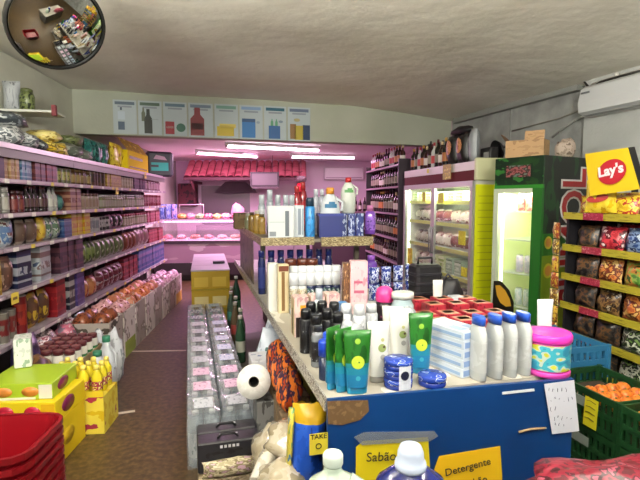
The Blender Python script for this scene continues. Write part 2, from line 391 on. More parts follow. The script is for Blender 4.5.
ps = [
 ('poster with a small dark blue pack, leftmost on the header', ('#5a6a78', [('box', .2, .48, .12, .36, '#44586e'), ('box', .3, .38, .7, .78, '#3a4658'), ('box', .2, .5, .42, .66, '#b9c6cf')])),
 ('poster with one dark green wine bottle on the header', ('#48604e', [('bot', .42, .04, .17, .72, '#20261c'), ('bot', .22, .4, .08, .4, '#5e6450'), ('box', .55, .85, .45, .47, '#98a4a4')])),
 ('poster with a red tin beside a green oval on header', ('#56707e', [('box', .08, .46, .05, .42, '#9c2733'), ('ell', .74, .25, .2, .13, '#2f6350'), ('box', .12, .42, .22, .28, '#d9b9b4')])),
 ('poster with a dark red bottle on the header', ('#66788a', [('bot', .36, .04, .28, .82, '#7d1f22'), ('box', .12, .6, .22, .4, '#3a2a2a')])),
 ('poster with a yellow block of packs on the header', ('#6f9a8a', [('box', .1, .82, .06, .34, '#c9b02c'), ('box', .2, .9, .3, .42, '#d9c65a')])),
 ('poster with a light blue carton, left of the teal titled poster', ('#7f9cc0', [('box', .1, .68, .04, .5, '#2f74b4'), ('box', .1, .68, .5, .6, '#2b4f78'), ('ell', .8, .5, .08, .04, '#8a98a8')])),
 ('poster with a dark teal title over a blue crate', ('#1f5a6c', [('box', .2, .72, .04, .42, '#2b5c94'), ('bot', .35, .42, .06, .2, '#5a9a72'), ('bot', .55, .42, .06, .2, '#5a9a72'), ('ell', .75, .55, .1, .04, '#7a8a98')])),
 ('poster with yellow and navy packs, rightmost on the header', ('#5d6c84', [('box', .1, .36, .06, .5, '#8d6a3a'), ('box', .3, .68, .04, .46, '#b8a63a'), ('box', .66, .98, .04, .48, '#233a5c'), ('ell', .4, .62, .14, .05, '#a9a070')])),
]
xs = [113, 138, 163, 188, 214, 239, 263.5, 287, 311]
for i, (lb, pc) in enumerate(ps):
    poster(i, xs[i]+.8, xs[i+1]-.8, 99.5+i*1.05, 133.5+i*1.05, lb, pc)

# ------------------------------------------------------------------ convex mirror
mc = atd(57, 26, 2.5)
mt = thing('convex_mirror', 'round convex security mirror with black rim hung near left ceiling', 'mirror', mc, 0)
aim = (Vector((.15, 1.0, .75)) - mc).normalized()
mq = aim.to_track_quat('Z', 'Y').to_euler()
b = MB(); r = .225; sag = .056; Rc = (r*r+sag*sag)/(2*sag)
prof = [(r*k/16, math.sqrt(Rc*Rc-(r*k/16)**2)-(Rc-sag)) for k in range(16, -1, -1)]
b.lathe(prof, mat('#dfe2e0', .03, 1), 48); b.build('mirror_face', mt, rot=mq)
b = MB(); b.lathe([(r-.012, -.012), (r+.006, -.012), (r+.008, .004), (r+.005, .012), (r-.006, .012)], mat('#141412', .4), 48, caps=False); b.build('rim', mt, rot=mq)
b = MB(); b.lathe([(.0, -.05), (r*.6, -.045), (r+.008, -.012)], mat('#1e1e1c', .5), 32); b.build('backing', mt, rot=mq)
b = MB(); back = -aim*.05; b.tube([back, back + Vector((0, .12, .08)), Vector((0, .2, H-mc.z+.03))], .012, mat('#3c3c3a', .4, .6)); b.build('bracket', mt)
# ------------------------------------------------------------------ left wall shelving
L = Frame(-2.25, 3.43, math.radians(5.5))
def l_of_px(px, x=0):                             # position along the shelf for a column of the view, x behind the front edge
    k = (px-320)/480
    # x = -2.25 - s*t , y = 3.43 + c*t ; x = k*y
    return (-2.25 + x*L.c - k*3.43 - k*x*L.s)/(k*L.c + L.s)
ROWZ = [1.75, 1.5, 1.25, .92, .55]
ROWN = ['uppermost', 'second', 'third', 'fourth', 'lowest']
steel = mat('#b9b0b6', .35, .3); rail_m = mat('#9c8c96', .3, .3); back_m = mat('#3a3030', .7); up_m = mat('#6d6468', .4, .4)
BAY = 1.3; DEP = .42
def bay(k):
    t0 = -1.35 + k*BAY
    nm = ['bay of the left shelving nearest the red baskets', 'second bay of the left shelving, stocked with navy and white boxes', 'middle bay of the left shelving, below the grey and teal packs',
          'fourth bay of the left shelving, below the big yellow carton', 'far end bay of the left shelving next to the meat counter'][k]
    t = thing('shelving_unit', nm, 'shelf', L(0, t0), L.rz, 'bays of the left wall shelving')
    b = MB(); b.box(-DEP, -DEP+.015, 0, BAY-.004, .1, 2.02, back_m); b.build('back_panel', t)
    for yy in (0, BAY-.034):
        b = MB(); b.box(-DEP+.015, -DEP+.06, yy, yy+.03, .0, 2.02, up_m); b.build('upright', t)
    b = MB(); b.box(-DEP+.02, .02, 0.002, BAY-.006, 0, .14, mat('#5f575a', .5)); b.build('base', t)
    for i, z in enumerate(ROWZ):
        b = MB(); b.box(-DEP+.06, -.006, .002, BAY-.006, z-.025, z, steel); s = b.build('shelf', t)
        r = MB(); r.box(-.006, .006, .002, BAY-.006, z-.028, z+.004, rail_m); r.box(.006, .008, .03, BAY-.03, z-.020, z-.002, mat('#bfaeb9', .25)); s2 = r.build('price_rail', s)
        for q_ in range(4):
            ty = .1 + q_*.31 + R.uniform(-.06, .06); pt = MB(); pt.box(.0085, .0095, ty, ty+R.uniform(.05, .08), z-.03, z+.002, mat(['#d8d4cc', '#d8d4cc', '#d9c44a'][R.randrange(3)], .5)); pt.build('price_tag', s)
    b = MB(); b.box(-DEP+.015, -.006, .002, BAY-.006, 1.975, 2.0, steel); s = b.build('top_shelf', t)
    r = MB(); r.box(-.006, .008, .002, BAY-.006, 1.975, 2.012, mat('#d8c8d4', .3, .1)); r.box(-.03, -.008, .002, BAY-.006, 1.91, 1.974, mat('#7a7472', .4)); r.build('price_rail', s)
    return t
for k in range(5): bay(k)
END = -1.35 + 5*BAY

# -------- small packaged goods; front faces +x, origin at the middle of the base
def g_jar(w, d, h, c, lid=True):
    r = w/2; b = MB(); bm = mat(c[0], .25); lm = mat(c[2], .5)
    b.lathe([(r*.9, 0), (r, h*.04), (r, h*.15)], bm, 10, caps=True); b.lathe([(r, h*.15), (r, h*.62)], lm, 10, caps=False); b.lathe([(r, h*.62), (r, h*.74), (r*.8, h*.83)], bm, 10, caps=False)
    o = b.build('jar'); k = MB(); k.lathe([(r*.86, h*.82), (r*.86, h), (r*.8, h)], mat(c[1], .35, .2), 10); k.build('lid', o); return o
def g_can(w, d, h, c):
    r = w/2; b = MB(); b.lathe([(r*.96, 0), (r, h*.03)], mat('#a7a39c', .3, .7), 10); b.lathe([(r, h*.03), (r, h*.97)], blotch(c, None, (3, 3, 2.2), .3, len(c[0])+w*90, bands=[(0, c[0]), (.25, None), (.6, c[1]), (.78, c[0])]), 10, caps=False)
    b.lathe([(r, h*.97), (r*.96, h), (r*.9, h*.985)], mat('#b5b0a8', .3, .7), 10); return b.build('tin')
def g_box(w, d, h, c):
    b = MB(); fm = blotch(c, None, (2, 2.6, 2.2), .4, w*70+h*31, bands=[(0, c[0]), (.14, c[1]), (.2, c[0]), (.34, None), (.56, c[0]), (.68, c[1]), (.84, c[2]), (.9, c[0])])
    b.box(-d/2, d/2, -w/2, w/2, 0, h, mat(c[0], .45), None, {'right': fm, 'front': fm}); return b.build('carton')
def g_bag(w, d, h, c):
    b = MB(); b.bag(w, d, h, blotch(c, None, (2, 2, 2), .3, w*50+h*17, bands=[(0, c[0]), (.12, None), (.5, c[1]), (.7, None), (.88, c[0])]), int(w*1000), 7, 7, .012, M=Matrix.Rotation(PI/2, 4, 'Z')); return b.build('packet')
def g_bot(w, d, h, c):
    r = w/2; b = MB(); bm = mat(c[0], .2); b.lathe([(r*.9, 0), (r, h*.03), (r, h*.2)], bm, 10); b.lathe([(r, h*.2), (r, h*.52)], mat(c[2], .5), 10, caps=False)
    b.lathe([(r, h*.52), (r*.96, h*.62), (r*.4, h*.78), (r*.36, h*.9)], bm, 10, caps=False)
    o = b.build('bottle'); k = MB(); k.lathe([(r*.42, h*.89), (r*.42, h)], mat(c[1], .4), 8); k.build('cap', o); return o
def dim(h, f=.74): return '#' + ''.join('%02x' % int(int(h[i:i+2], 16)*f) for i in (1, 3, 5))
GEN = {'jar': g_jar, 'can': g_can, 'box': g_box, 'bag': g_bag, 'bot': g_bot}
def block(F, place, y0, y1, kind, sing, plur, w, d, h, c, z, xf=-.03, gap=.006, name=None, cat=None, end='near'):
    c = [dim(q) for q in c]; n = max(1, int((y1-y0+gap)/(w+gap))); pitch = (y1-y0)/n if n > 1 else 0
    proto = GEN[kind](w, d, h, c); grp = f'{plur} on {place}'
    nm = name or {'jar': 'jar', 'can': 'tin', 'box': 'carton', 'bag': 'packet', 'bot': 'bottle'}[kind]; proto.name = nm
    for i in range(n):
        y = y0 + w/2 + (pitch*i if n > 1 else 0)
        lb = f'{sing} on {place}' if n == 1 else f'{ORD[i]} of {NUM[n]} {plur} from the {end} end, {place}'
        o = proto if i == 0 else copy_tree(proto)
        tag(o, lb, cat or nm, grp if n > 1 else None)
        o.location = F(xf - d/2 - R.uniform(0, .02), y, z+.0005); o.rotation_euler = (0, 0, F.rz + R.uniform(-.05, .05)*(1 if kind in ('box', 'bag') else 8))
    return proto
# (px0, px1, kind, singular, plural, w, d, h, colours)
rows = [
 [ (-6, 14, 'box', 'near black carton', 'near black cartons', .07, .2, .19, ['#1d1817', '#3a2622', '#241c1a']),
   (14, 28, 'box', 'tan slim carton', 'tan slim cartons', .045, .2, .19, ['#b98a5a', '#d9b98c', '#8a5a32']),
   (28, 42, 'box', 'sky blue slim carton', 'sky blue slim cartons', .05, .2, .2, ['#4f7fa8', '#9fbfd6', '#33557a']),
   (42, 54, 'box', 'maroon carton', 'maroon cartons', .08, .22, .19, ['#5a2428', '#8a4a44', '#3a181c']),
   (54, 64, 'box', 'dark red tall carton', 'dark red tall cartons', .09, .2, .2, ['#6a2026', '#9a3a3a', '#4a161c']),
   (64, 80, 'can', 'olive green tin', 'olive green tins', .075, .1, .13, ['#5a5a2c', '#b9ac62', '#3a3c1e']),
   (80, 98, 'jar', 'brown honey jar', 'brown honey jars', .08, .08, .14, ['#5a3a1c', '#8a6a2c', '#a98a4a']),
   (98, 112, 'can', 'bronze coffee tin', 'bronze coffee tins', .1, .1, .15, ['#6a4a2c', '#3a2418', '#9a7a4a']),
   (112, 126, 'box', 'mustard yellow carton', 'mustard yellow cartons', .12, .2, .19, ['#b98a1c', '#d9b23a', '#8a5a1c']),
   (126, 138, 'can', 'cream topped tin', 'cream topped tins', .1, .1, .13, ['#b9a58c', '#d9c9b4', '#6a4a4a']),
   (138, 150, 'box', 'plum carton', 'plum cartons', .14, .2, .17, ['#4a2a4a', '#7a4a6a', '#2c1a30']),
   (150, 164, 'jar', 'rose labelled jar', 'rose labelled jars', .13, .13, .16, ['#7a3a4a', '#b98a9a', '#c99aa6'])],
 [ (-6, 20, 'jar', 'pale grey glass jar', 'pale grey glass jars', .085, .085, .17, ['#8f8c84', '#c9c4bc', '#b4b0a4']),
   (20, 34, 'jar', 'dark red jam jar', 'dark red jam jars', .08, .08, .15, ['#5a1c20', '#3a1618', '#8a3a34']),
   (34, 56, 'bot', 'black vinegar bottle', 'black vinegar bottles', .065, .065, .2, ['#221614', '#6a2a2a', '#5a3a34']),
   (56, 66, 'bot', 'white sauce bottle', 'white sauce bottles', .07, .07, .19, ['#c4c4bc', '#8a8a84', '#e0ddd0']),
   (66, 75, 'bag', 'teal packet', 'teal packets', .1, .08, .13, ['#2c5a5c', '#4a8a84', '#1e3c44']),
   (75, 88, 'box', 'peach carton', 'peach cartons', .11, .18, .19, ['#c99a7a', '#8a4a3a', '#e0c4a8']),
   (88, 106, 'jar', 'cream mayonnaise jar', 'cream mayonnaise jars', .085, .085, .15, ['#c4b49c', '#7a5a4a', '#a98a74']),
   (106, 128, 'jar', 'white lidded pickle jar', 'white lidded pickle jars', .085, .085, .14, ['#8a8a5c', '#d4d0c8', '#b4ac94']),
   (128, 148, 'jar', 'silver lidded olive jar', 'silver lidded olive jars', .095, .095, .15, ['#7a744a', '#b4b0ac', '#c4b8a8']),
   (148, 165, 'can', 'crimson tomato tin', 'crimson tomato tins', .11, .11, .16, ['#8a2434', '#c48a94', '#5a1824'])],
 [ (-6, 26, 'bag', 'white and blue packet', 'white and blue packets', .15, .1, .2, ['#b9c0c6', '#5a7fb0', '#d9dde0', '#8a4a4a']),
   (26, 46, 'bag', 'beige flour packet', 'beige flour packets', .13, .1, .17, ['#a9988a', '#6a5044', '#c9bcaa']),
   (46, 53, 'bag', 'golden yellow packet', 'golden yellow packets', .12, .09, .18, ['#d9a41c', '#f0c84a', '#a9641c']),
   (53, 67, 'bag', 'white and green packet', 'white and green packets', .12, .09, .17, ['#b9c4b4', '#5a7a5a', '#dde0d4', '#3a5a8a']),
   (67, 76, 'box', 'royal blue carton', 'royal blue cartons', .17, .2, .15, ['#2c4a80', '#4a6aa0', '#8a9cb0']),
   (76, 94, 'box', 'bright yellow carton with orange print', 'bright yellow cartons', .13, .2, .19, ['#e6c41c', '#d98a1c', '#f0d84a']),
   (94, 104, 'can', 'white tin', 'white tins', .09, .09, .14, ['#b9b4b4', '#8a8a94', '#d4cfcc']),
   (104, 114, 'can', 'black and white tin', 'black and white tins', .1, .1, .14, ['#1e1a1c', '#c4bcbc', '#3a3234']),
   (114, 128, 'bag', 'pink striped packet', 'pink striped packets', .14, .1, .15, ['#c47a9c', '#2c1e24', '#e0b4c4']),
   (128, 150, 'jar', 'red lidded bean jar', 'red lidded bean jars', .1, .1, .14, ['#9a8a6a', '#a93a4a', '#c4b49c']),
   (150, 163, 'box', 'raspberry red carton', 'raspberry red cartons', .15, .2, .15, ['#a92c4a', '#d46a84', '#6a1c30'])],
 [ (-6, 8, 'box', 'yellow carton', 'yellow cartons', .12, .24, .22, ['#c4982c', '#e0c05a', '#8a5a2c']),
   (8, 20, 'bag', 'dusty pink packet', 'dusty pink packets', .13, .12, .23, ['#a97a6a', '#6a4438', '#c9a494']),
   (20, 42, 'box', 'navy carton with white print', 'navy cartons with white print', .2, .26, .25, ['#20284c', '#c4c9d4', '#2c3a6a']),
   (42, 64, 'box', 'white carton with brown print', 'white cartons with brown print', .21, .26, .26, ['#c9cfd4', '#8a6a64', '#e0e4e8', '#5a6a8a']),
   (64, 86, 'box', 'purple brown carton', 'purple brown cartons', .15, .24, .26, ['#4c2c3c', '#7a4a54', '#301c28']),
   (86, 100, 'bag', 'dark green packet', 'dark green packets', .12, .12, .21, ['#3c4a24', '#8a9a54', '#242c18']),
   (100, 128, 'bag', 'pale green rice packet', 'pale green rice packets', .15, .12, .2, ['#a4a484', '#6a7448', '#c9c4a8']),
   (128, 140, 'bag', 'orange packet', 'orange packets', .16, .12, .21, ['#b9683c', '#8a3c2c', '#d9a07a']),
   (140, 152, 'bag', 'cream packet', 'cream packets', .17, .12, .22, ['#cfb4a4', '#a9747a', '#e0cfc4']),
   (152, 165, 'box', 'vivid red carton', 'vivid red cartons', .17, .22, .18, ['#a9243c', '#d45a6a', '#7a1a30'])],
 [ (-6, 22, 'can', 'grey and red tin', 'grey and red tins', .1, .1, .2, ['#8a8478', '#8a2c2c', '#b4ac9c']),
   (22, 34, 'can', 'scarlet tin', 'scarlet tins', .1, .1, .27, ['#8a1c20', '#b93a2c', '#5a1418']),
   (34, 56, 'bag', 'yellow and brown packet', 'yellow and brown packets', .13, .12, .25, ['#b98a24', '#6a4030', '#e0b83a']),
   (56, 70, 'box', 'tall red carton', 'tall red cartons', .2, .24, .3, ['#a01820', '#c42c30', '#7a1018']),
   (70, 77, 'box', 'white edged dark carton', 'white edged dark cartons', .13, .24, .3, ['#282c3c', '#c9c9c4', '#1c2030']),
   (77, 86, 'box', 'violet carton', 'violet cartons', .2, .24, .3, ['#5a4690', '#7a64b0', '#44347a']),
   (86, 102, 'bag', 'red and orange packet', 'red and orange packets', .16, .14, .2, ['#a9302c', '#d98a5a', '#e0c0a0']),
   (102, 126, 'bag', 'rosy white packet', 'rosy white packets', .16, .14, .22, ['#b98a94', '#7a2c3c', '#d9c4c9', '#3c3c5a']),
   (126, 140, 'box', 'crimson carton', 'crimson cartons', .17, .24, .24, ['#8a2434', '#c44a5a', '#4a1c2c']),
   (140, 166, 'box', 'blue and lilac carton', 'blue and lilac cartons', .19, .24, .27, ['#4464a8', '#a98ac4', '#6a8cc9'])],
]
for ri, rw in enumerate(rows):
    for (a, b_, kind, s1, s2, w, d, h, c) in rw:
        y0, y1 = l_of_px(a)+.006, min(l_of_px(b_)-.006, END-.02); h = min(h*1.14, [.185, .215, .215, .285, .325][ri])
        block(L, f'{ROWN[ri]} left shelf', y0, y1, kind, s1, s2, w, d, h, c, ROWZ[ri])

# yellow shelf tickets hanging from rails
for (px, ri, lb) in ((9, 3, 'yellow ticket on fourth shelf rail at the left picture edge'), (117, 0, 'yellow ticket hanging from the uppermost left shelf rail'), (146, -1, 'yellow ticket below the big yellow carton on left shelving')):
    z = 2.0 if ri < 0 else ROWZ[ri]; t = l_of_px(px)
    b = MB(); b.box(.012, .014, -.05, .05, -.10, -.02, mat('#e3c84a', .5)); b.box(.014, .0145, -.03, .03, -.07, -.05, mat('#7a5a2a', .6))
    o = b.build('price_ticket', None, L(0, t, z+.02), L.rz); tag(o, lb, 'price ticket')

# -------- goods on the top deck
def top_bag(px, name, lb, w, d, h, c, x=-.16, tilt=0, rz=0, cat='bag', z=2.0005, grp=None, seed=0):
    b = MB(); b.bag(w, d, h, blotch(c, None, (3, 3, 3), .3, seed+px), int(px)+seed, 10, 10, .03, M=Matrix.Rotation(PI/2, 4, 'Z') @ Matrix.Rotation(tilt, 4, 'X'))
    o = b.build(name, None, L(x, l_of_px(px, x), z), L.rz+rz); tag(o, lb, cat, grp); return o
def lying(px, name, lb, rx, ry, rz_, c, x=-.14, z=2.0005, grp=None, cat='bag', seed=0):
    b = MB(); b.blob(rx, ry, rz_, blotch(c, None, (3, 4, 3), .3, seed+px*.3), seed+int(px), .16, 14, 9); o = b.build(name, None, L(x, l_of_px(px, x), z), L.rz); tag(o, lb, cat, grp); return o
gw = ['#8f9294', '#4a5054', '#c4c6c4', '#6f7678']
lying(3, 'snack_bag', 'silver grey bag on top of the left shelving, at picture edge', .17, .16, .09, gw, grp='grey bags on top of shelving')
lying(19, 'snack_bag', 'silver grey bag on top of shelving, left of the yellow bags', .17, .17, .08, gw, seed=3, grp='grey bags on top of shelving')
lying(30, 'snack_bag', 'dark streaked grey bag beside the yellow bags on top of shelving', .16, .14, .075, ['#6f7678', '#2f3438', '#aeb2b2'], seed=5, grp='grey bags on top of shelving')
lying(8, 'snack_bag', 'upper grey bag resting on two silver bags below the bracket shelf', .16, .2, .07, ['#7a8084', '#3a4044', '#b4b8b6'], z=2.165, x=-.2, seed=8, grp='grey bags on top of shelving')
yw = ['#b9972c', '#e0cc6a', '#7a641c', '#d9b83a']
lying(43, 'snack_bag', 'yellow bag on top of shelving nearest the grey bags', .15, .15, .07, yw, grp='yellow bags on top of shelving')
lying(54, 'snack_bag', 'second yellow bag on top of the left shelving', .15, .16, .075, yw, seed=2, grp='yellow bags on top of shelving')
lying(48, 'snack_bag', 'yellow bag piled on the other two yellow bags', .15, .15, .06, ['#c9a93a', '#e6d88a', '#8a7024'], z=2.13, x=-.18, seed=4, grp='yellow bags on top of shelving')
lying(55, 'snack_bag', 'olive bag lying behind the yellow bags', .1, .25, .12, ['#7a7a44', '#9a9a64', '#5a5a30'], x=-.31, seed=6)
lying(68, 'snack_bag', 'grey green bag between yellow bags and teal packs', .16, .2, .09, ['#8a8f84', '#5f665c', '#b4b8ac'], seed=1)
lying(79, 'snack_bag', 'pale grey bag touching the teal packs', .15, .17, .075, ['#a4a89c', '#6f766c', '#c4c8bc'], seed=9)
lying(73, 'snack_bag', 'small dark green bag atop the two grey green bags', .12, .16, .06, ['#4f5a34', '#7a8454', '#343c22'], z=2.165, seed=4, x=-.2)
for i, (px, lb) in enumerate(((91, 'nearest of three teal packs standing on top of shelving'), (98, 'middle one of three teal packs on top of shelving'), (105, 'teal pack touching the yellow packs on top of shelving'))):
    top_bag(px, 'snack_bag', lb, .22, .11, .27, ['#1c5a58', '#2f7a70', '#16403f', '#4a9488'], x=-.12, grp='teal packs on top of shelving', seed=i)
for i, (px, lb) in enumerate(((115, 'yellow pack beside the teal packs on top of shelving'), (120, 'yellow pack leaning against the big yellow carton'))):
    top_bag(px, 'snack_bag', lb, .24, .12, .33, ['#d9b81c', '#f0d84a', '#a97a1c'], x=-.14, grp='yellow packs on top of shelving', seed=i)
bx = thing('display_carton', 'big bright yellow display carton near the far end on top of shelving', 'carton', L(-.17, l_of_px(139, -.04), 2.0005), L.rz)
wd_ = (l_of_px(150)-l_of_px(126))*.86
b = MB(); b.box(-.15, .15, -wd_/2, wd_/2, 0, .27, mat('#e8cc14', .9)); b.build('box', bx)
b = MB(); b.quad([(.15, -wd_/2, .27), (.15, wd_/2, .27), (.02, wd_/2, .44), (.02, -wd_/2, .44)], blotch(['#e8d01c', '#b9a21c', '#f0e06a'], None, (2, 4, 2), .4, 3)); b.box(-.15, .02, -wd_/2, wd_/2, .27, .272, mat('#c9b01c', .5)); b.quad([(.015, -wd_/2, .44), (.015, wd_/2, .44), (.145, wd_/2, .27), (.145, -wd_/2, .27)], mat('#c9ae5a', .6)); b.build('flap', bx)
b = MB(); b.box(.15, .152, -wd_*.42, wd_*.2, .16, .2, mat('#7a6a1c', .5)); b.box(.15, .152, -wd_*.42, wd_*.42, .04, .06, mat('#8a6a1c', .5)); b.build('printed_bar', bx)
# round dark hanging sign with a turquoise mark at the end of the shelving
pc = L(.06, l_of_px(166)-.25, 2.0)
ds = thing('bollard_display', 'dark rounded display with turquoise mark at far end of shelving', 'display', L(-.05, END-.17, 2.0005), L.rz + math.radians(-72))
b = MB()
for k in range(1): b.chbox(-.07, .07, -.23, .23, 0, .43, .06, mat('#3a3a46', .4))
b.build('body', ds)
b = MB(); b.box(.07, .074, -.14, .14, .1, .16, mat('#2fc0b8', .4)); b.box(.07, .074, -.02, .14, .16, .2, mat('#2fc0b8', .4)); b.box(.07, .074, -.14, .14, .2, .24, mat('#2fc0b8', .4)); b.build('turquoise_mark', ds)
b = MB(); b.quad([(.0735, -.1, .3), (.0735, .12, .28), (.0735, .08, .34), (.0735, -.06, .37)], mat('#c9a4bc', .4)); b.build('pink_mark', ds)

# -------- bracket shelf high on the left wall
q = atd(28, 106, 4.7)
ws = thing('wall_shelf', 'thin pale bracket shelf high on the left wall', 'shelf', (0, 0, 0))
sa, sb = atd(-14, 108, 4.25), atd(54, 105.5, 4.35); sb.z = sa.z
dv = Vector((sb.x-sa.x, sb.y-sa.y, 0)); Ls = dv.length; rzs = math.atan2(dv.y, dv.x)
ws.location = (sa.x, sa.y, sa.z); ws.rotation_euler = (0, 0, rzs)
b = MB(); b.box(0, Ls, -.0, .3, -.02, 0, mat('#cfd0c6', .5)); b.build('board', ws)
b = MB(); b.box(Ls-.02, Ls+.015, -.012, .03, -.05, .045, mat('#7a2c34', .5)); b.build('red_end_clip', ws)
b = MB(); b.box(.02, .04, .0, .3, -.1, -.02, mat('#b4b4aa', .5)); b.build('bracket', ws)
Fs = Frame(sa.x, sa.y, rzs)
b = MB(); b.bag(.15, .12, .26, blotch(['#8c9092', '#a8acae', '#6c7072'], None, (4, 4, 1), .5, 2), 3); tag(b.build('grey_package', None, Fs(.17, .10, sa.z+.0005), rzs), 'grey wrapped package on the bracket shelf beside the green jar', 'package')
j = thing('storage_jar', 'dark green patterned jar on the bracket shelf', 'jar', Fs(.30, .08, sa.z+.0005), 0)
b = MB(); b.lathe([(.05, 0), (.062, .01), (.064, .12), (.05, .16)], blotch(['#39422c', '#6f7a4a', '#242a1c'], None, (3, 3, 3), .3), 14); b.build('body', j)
b = MB(); b.lathe([(.05, .158), (.05, .185), (.03, .195)], mat('#5a6238', .4), 14); b.build('lid', j)

# ------------------------------------------------------------------ goods on the floor along the left shelving
FR = Frame(-1.87, 3.73, math.radians(5.2))          # line along the front of the floor goods
def fr_px(px, z=.3):
    r = ray(px, 0); k = (px-320)/480
    return (-1.87 - k*3.73)/(k*FR.c + FR.s)
# cartons full of bags, front face towards the aisle
cart_px = [(106, 121), (121, 133.5), (133.5, 144), (144, 153), (153, 161), (161, 168), (168, 174.5), (174.5, 181)]
cart_tx = ['white produce carton with dark label, nearest the white jugs', 'second white produce carton along the left aisle, green sided', 'third produce carton along the left aisle under brown red bags',
           'fourth produce carton along the left aisle below orange bags', 'fifth produce carton along the left aisle, whitish', 'sixth produce carton along the left aisle', 'seventh produce carton along left aisle, under pink packets', 'farthest produce carton along left aisle with yellow base']
for i, (a, c_) in enumerate(cart_px):
    t0, t1 = fr_px(a)+.015, fr_px(c_)-.02; Lc = t1-t0; h = .47 if i < 5 else .42
    t = thing('produce_carton', cart_tx[i], 'carton', FR(-.2, (t0+t1)/2), FR.rz, 'produce cartons along the left aisle')
    pm_ = blotch(['#d6d0c6' if i % 2 else '#a89e94', '#4a4238' if i == 0 else '#8f867a', '#ddd6cc', '#6f8a44' if i < 2 else '#b49aa0'], [0, .55, .62, .70], (4, 4, 4), .55, i*3, coords='Object')
    wm = mat('#b5ada0', .6); b = MB()
    b.box(.175, .19, -Lc/2, Lc/2, 0, h, pm_); b.box(-.19, -.175, -Lc/2, Lc/2, 0, h, wm)
    b.box(-.175, .175, -Lc/2, -Lc/2+.012, 0, h, pm_); b.box(-.175, .175, Lc/2-.012, Lc/2, 0, h, wm); b.build('box', t)
    b = MB(); b.box(-.174, .174, -Lc/2+.013, Lc/2-.013, .0, h-.1, mat('#8a7a68', .8)); b.build('filling_tray', t)
    if i in (1, 7):
        b = MB(); b.box(.19, .192, -Lc/2+.02, Lc/2-.02, .0, .16, mat('#8fa23a' if i == 1 else '#d9b44a', .5)); b.build('coloured_band', t)
    cols = [[['#5a2c1c', '#8a4a2c', '#3a1c14'], 'brown'], [['#8a3c3c', '#d9a4a4', '#6a2424'], 'rosy'], [['#7a3428', '#c47a5a', '#c9b4a4'], 'rust red'], [['#b4442c', '#d9845a', '#8a2c1c'], 'orange'],
            [['#b4302c', '#d98a74', '#c9a08a'], 'tomato red'], [['#8a4458', '#c9a4b0', '#5a2c3c'], 'dark pink'], [['#b47a94', '#dcb4c4', '#6a3448'], 'pink'], [['#c484a4', '#e6c4d4', '#7a4a64'], 'light pink']][i]
    nb = 4
    for k in range(nb):
        u = (k % 2 - .5)*.17; v = (k//2 - .5)*Lc*.48
        b = MB(); b.blob(.085, Lc*.235, .10, blotch(cols[0], None, (3, 3, 3), .3, k+i*5), k+i*7, .14, 12, 8)
        pos = ['rear near', 'front near', 'rear far', 'front far'][(k//2)*2 + (k % 2)]
        tag(b.build('produce_bag', None, FR(-.2+u, (t0+t1)/2+v, h-.099), FR.rz), f'{cols[1]} bag at the {pos} corner of {ORD[i]} produce carton', 'bag', f'{cols[1]} bags in a produce carton')
# extra bags heaped on the cartons
for i, (px, py, d, c, lb, r_) in enumerate(((118, 283, 4.7, ['#5a3018', '#8a5a34', '#d9b894'], 'dark brown bag heaped on the first produce carton', .12), (112, 268, 4.9, ['#c4788a', '#e0b4bc', '#8a3c4c'], 'pink bag heaped behind the first produce carton', .13),
        (145, 255, 6.1, ['#b4442c', '#d9784a', '#8a2c1c'], 'orange bag heaped above the fourth produce carton', .15), (161, 250, 7.0, ['#a43c34', '#d98a7a', '#7a2430'], 'tomato red bag heaped above the sixth produce carton', .15))):
    pass
# jars with dark red lids on a low cardboard tray
tr = thing('display_tray', 'cardboard tray holding jars with dark red lids, by left shelving', 'tray', (-2.06, 3.80, 0), FR.rz)
b = MB(); b.box(-.18, .18, -.3, .3, 0, .31, blotch(['#8a7048', '#5a4a34', '#a48a60'], None, (2, 2, 2), .7)); b.build('base_box', tr)
b = MB()
for s in ((-.18, .18, -.3, -.29), (-.18, .18, .29, .3), (-.18, -.17, -.29, .29), (.17, .18, -.29, .29)): b.box(*s, .31, .35, mat('#9a8258', .7))
b.build('rim', tr)
Ft = Frame(-2.06, 3.80, FR.rz)
def jar_big():
    o = thing('jar', 'x', 'jar', (0, 0, 0)); b = MB(); b.lathe([(.036, 0), (.04, .01), (.04, .03)], mat('#d4cfc4', .3), 12); b.lathe([(.0402, .03), (.0402, .05)], mat('#2f7a44', .4), 12, caps=False); b.lathe([(.04, .05), (.04, .1), (.035, .118)], mat('#dcd8cc', .3), 12, caps=False); b.build('body', o)
    b = MB(); b.lathe([(.038, .114), (.039, .145), (.035, .15)], mat('#5a2428', .35), 12); b.lathe([(.03, .1501), (.0, .1502)], mat('#8a5a54', .4), 10, caps=False); b.build('lid', o); return o
jp = None; rowsn = ['rear', 'second', 'third', 'front']
for a in range(4):
    for c_ in range(5):
        lb = f'white jar with dark red lid, {rowsn[a]} row, {ORD[c_]} from the near end'
        p = Ft(-.125 + a*.084, -.23 + c_*.115, .3105)
        if jp is None: jp = jar_big(); jp['label'] = lb; jp['group'] = 'jars with dark red lids'; jp.location = p
        else: dup(jp, p, 0, lb)
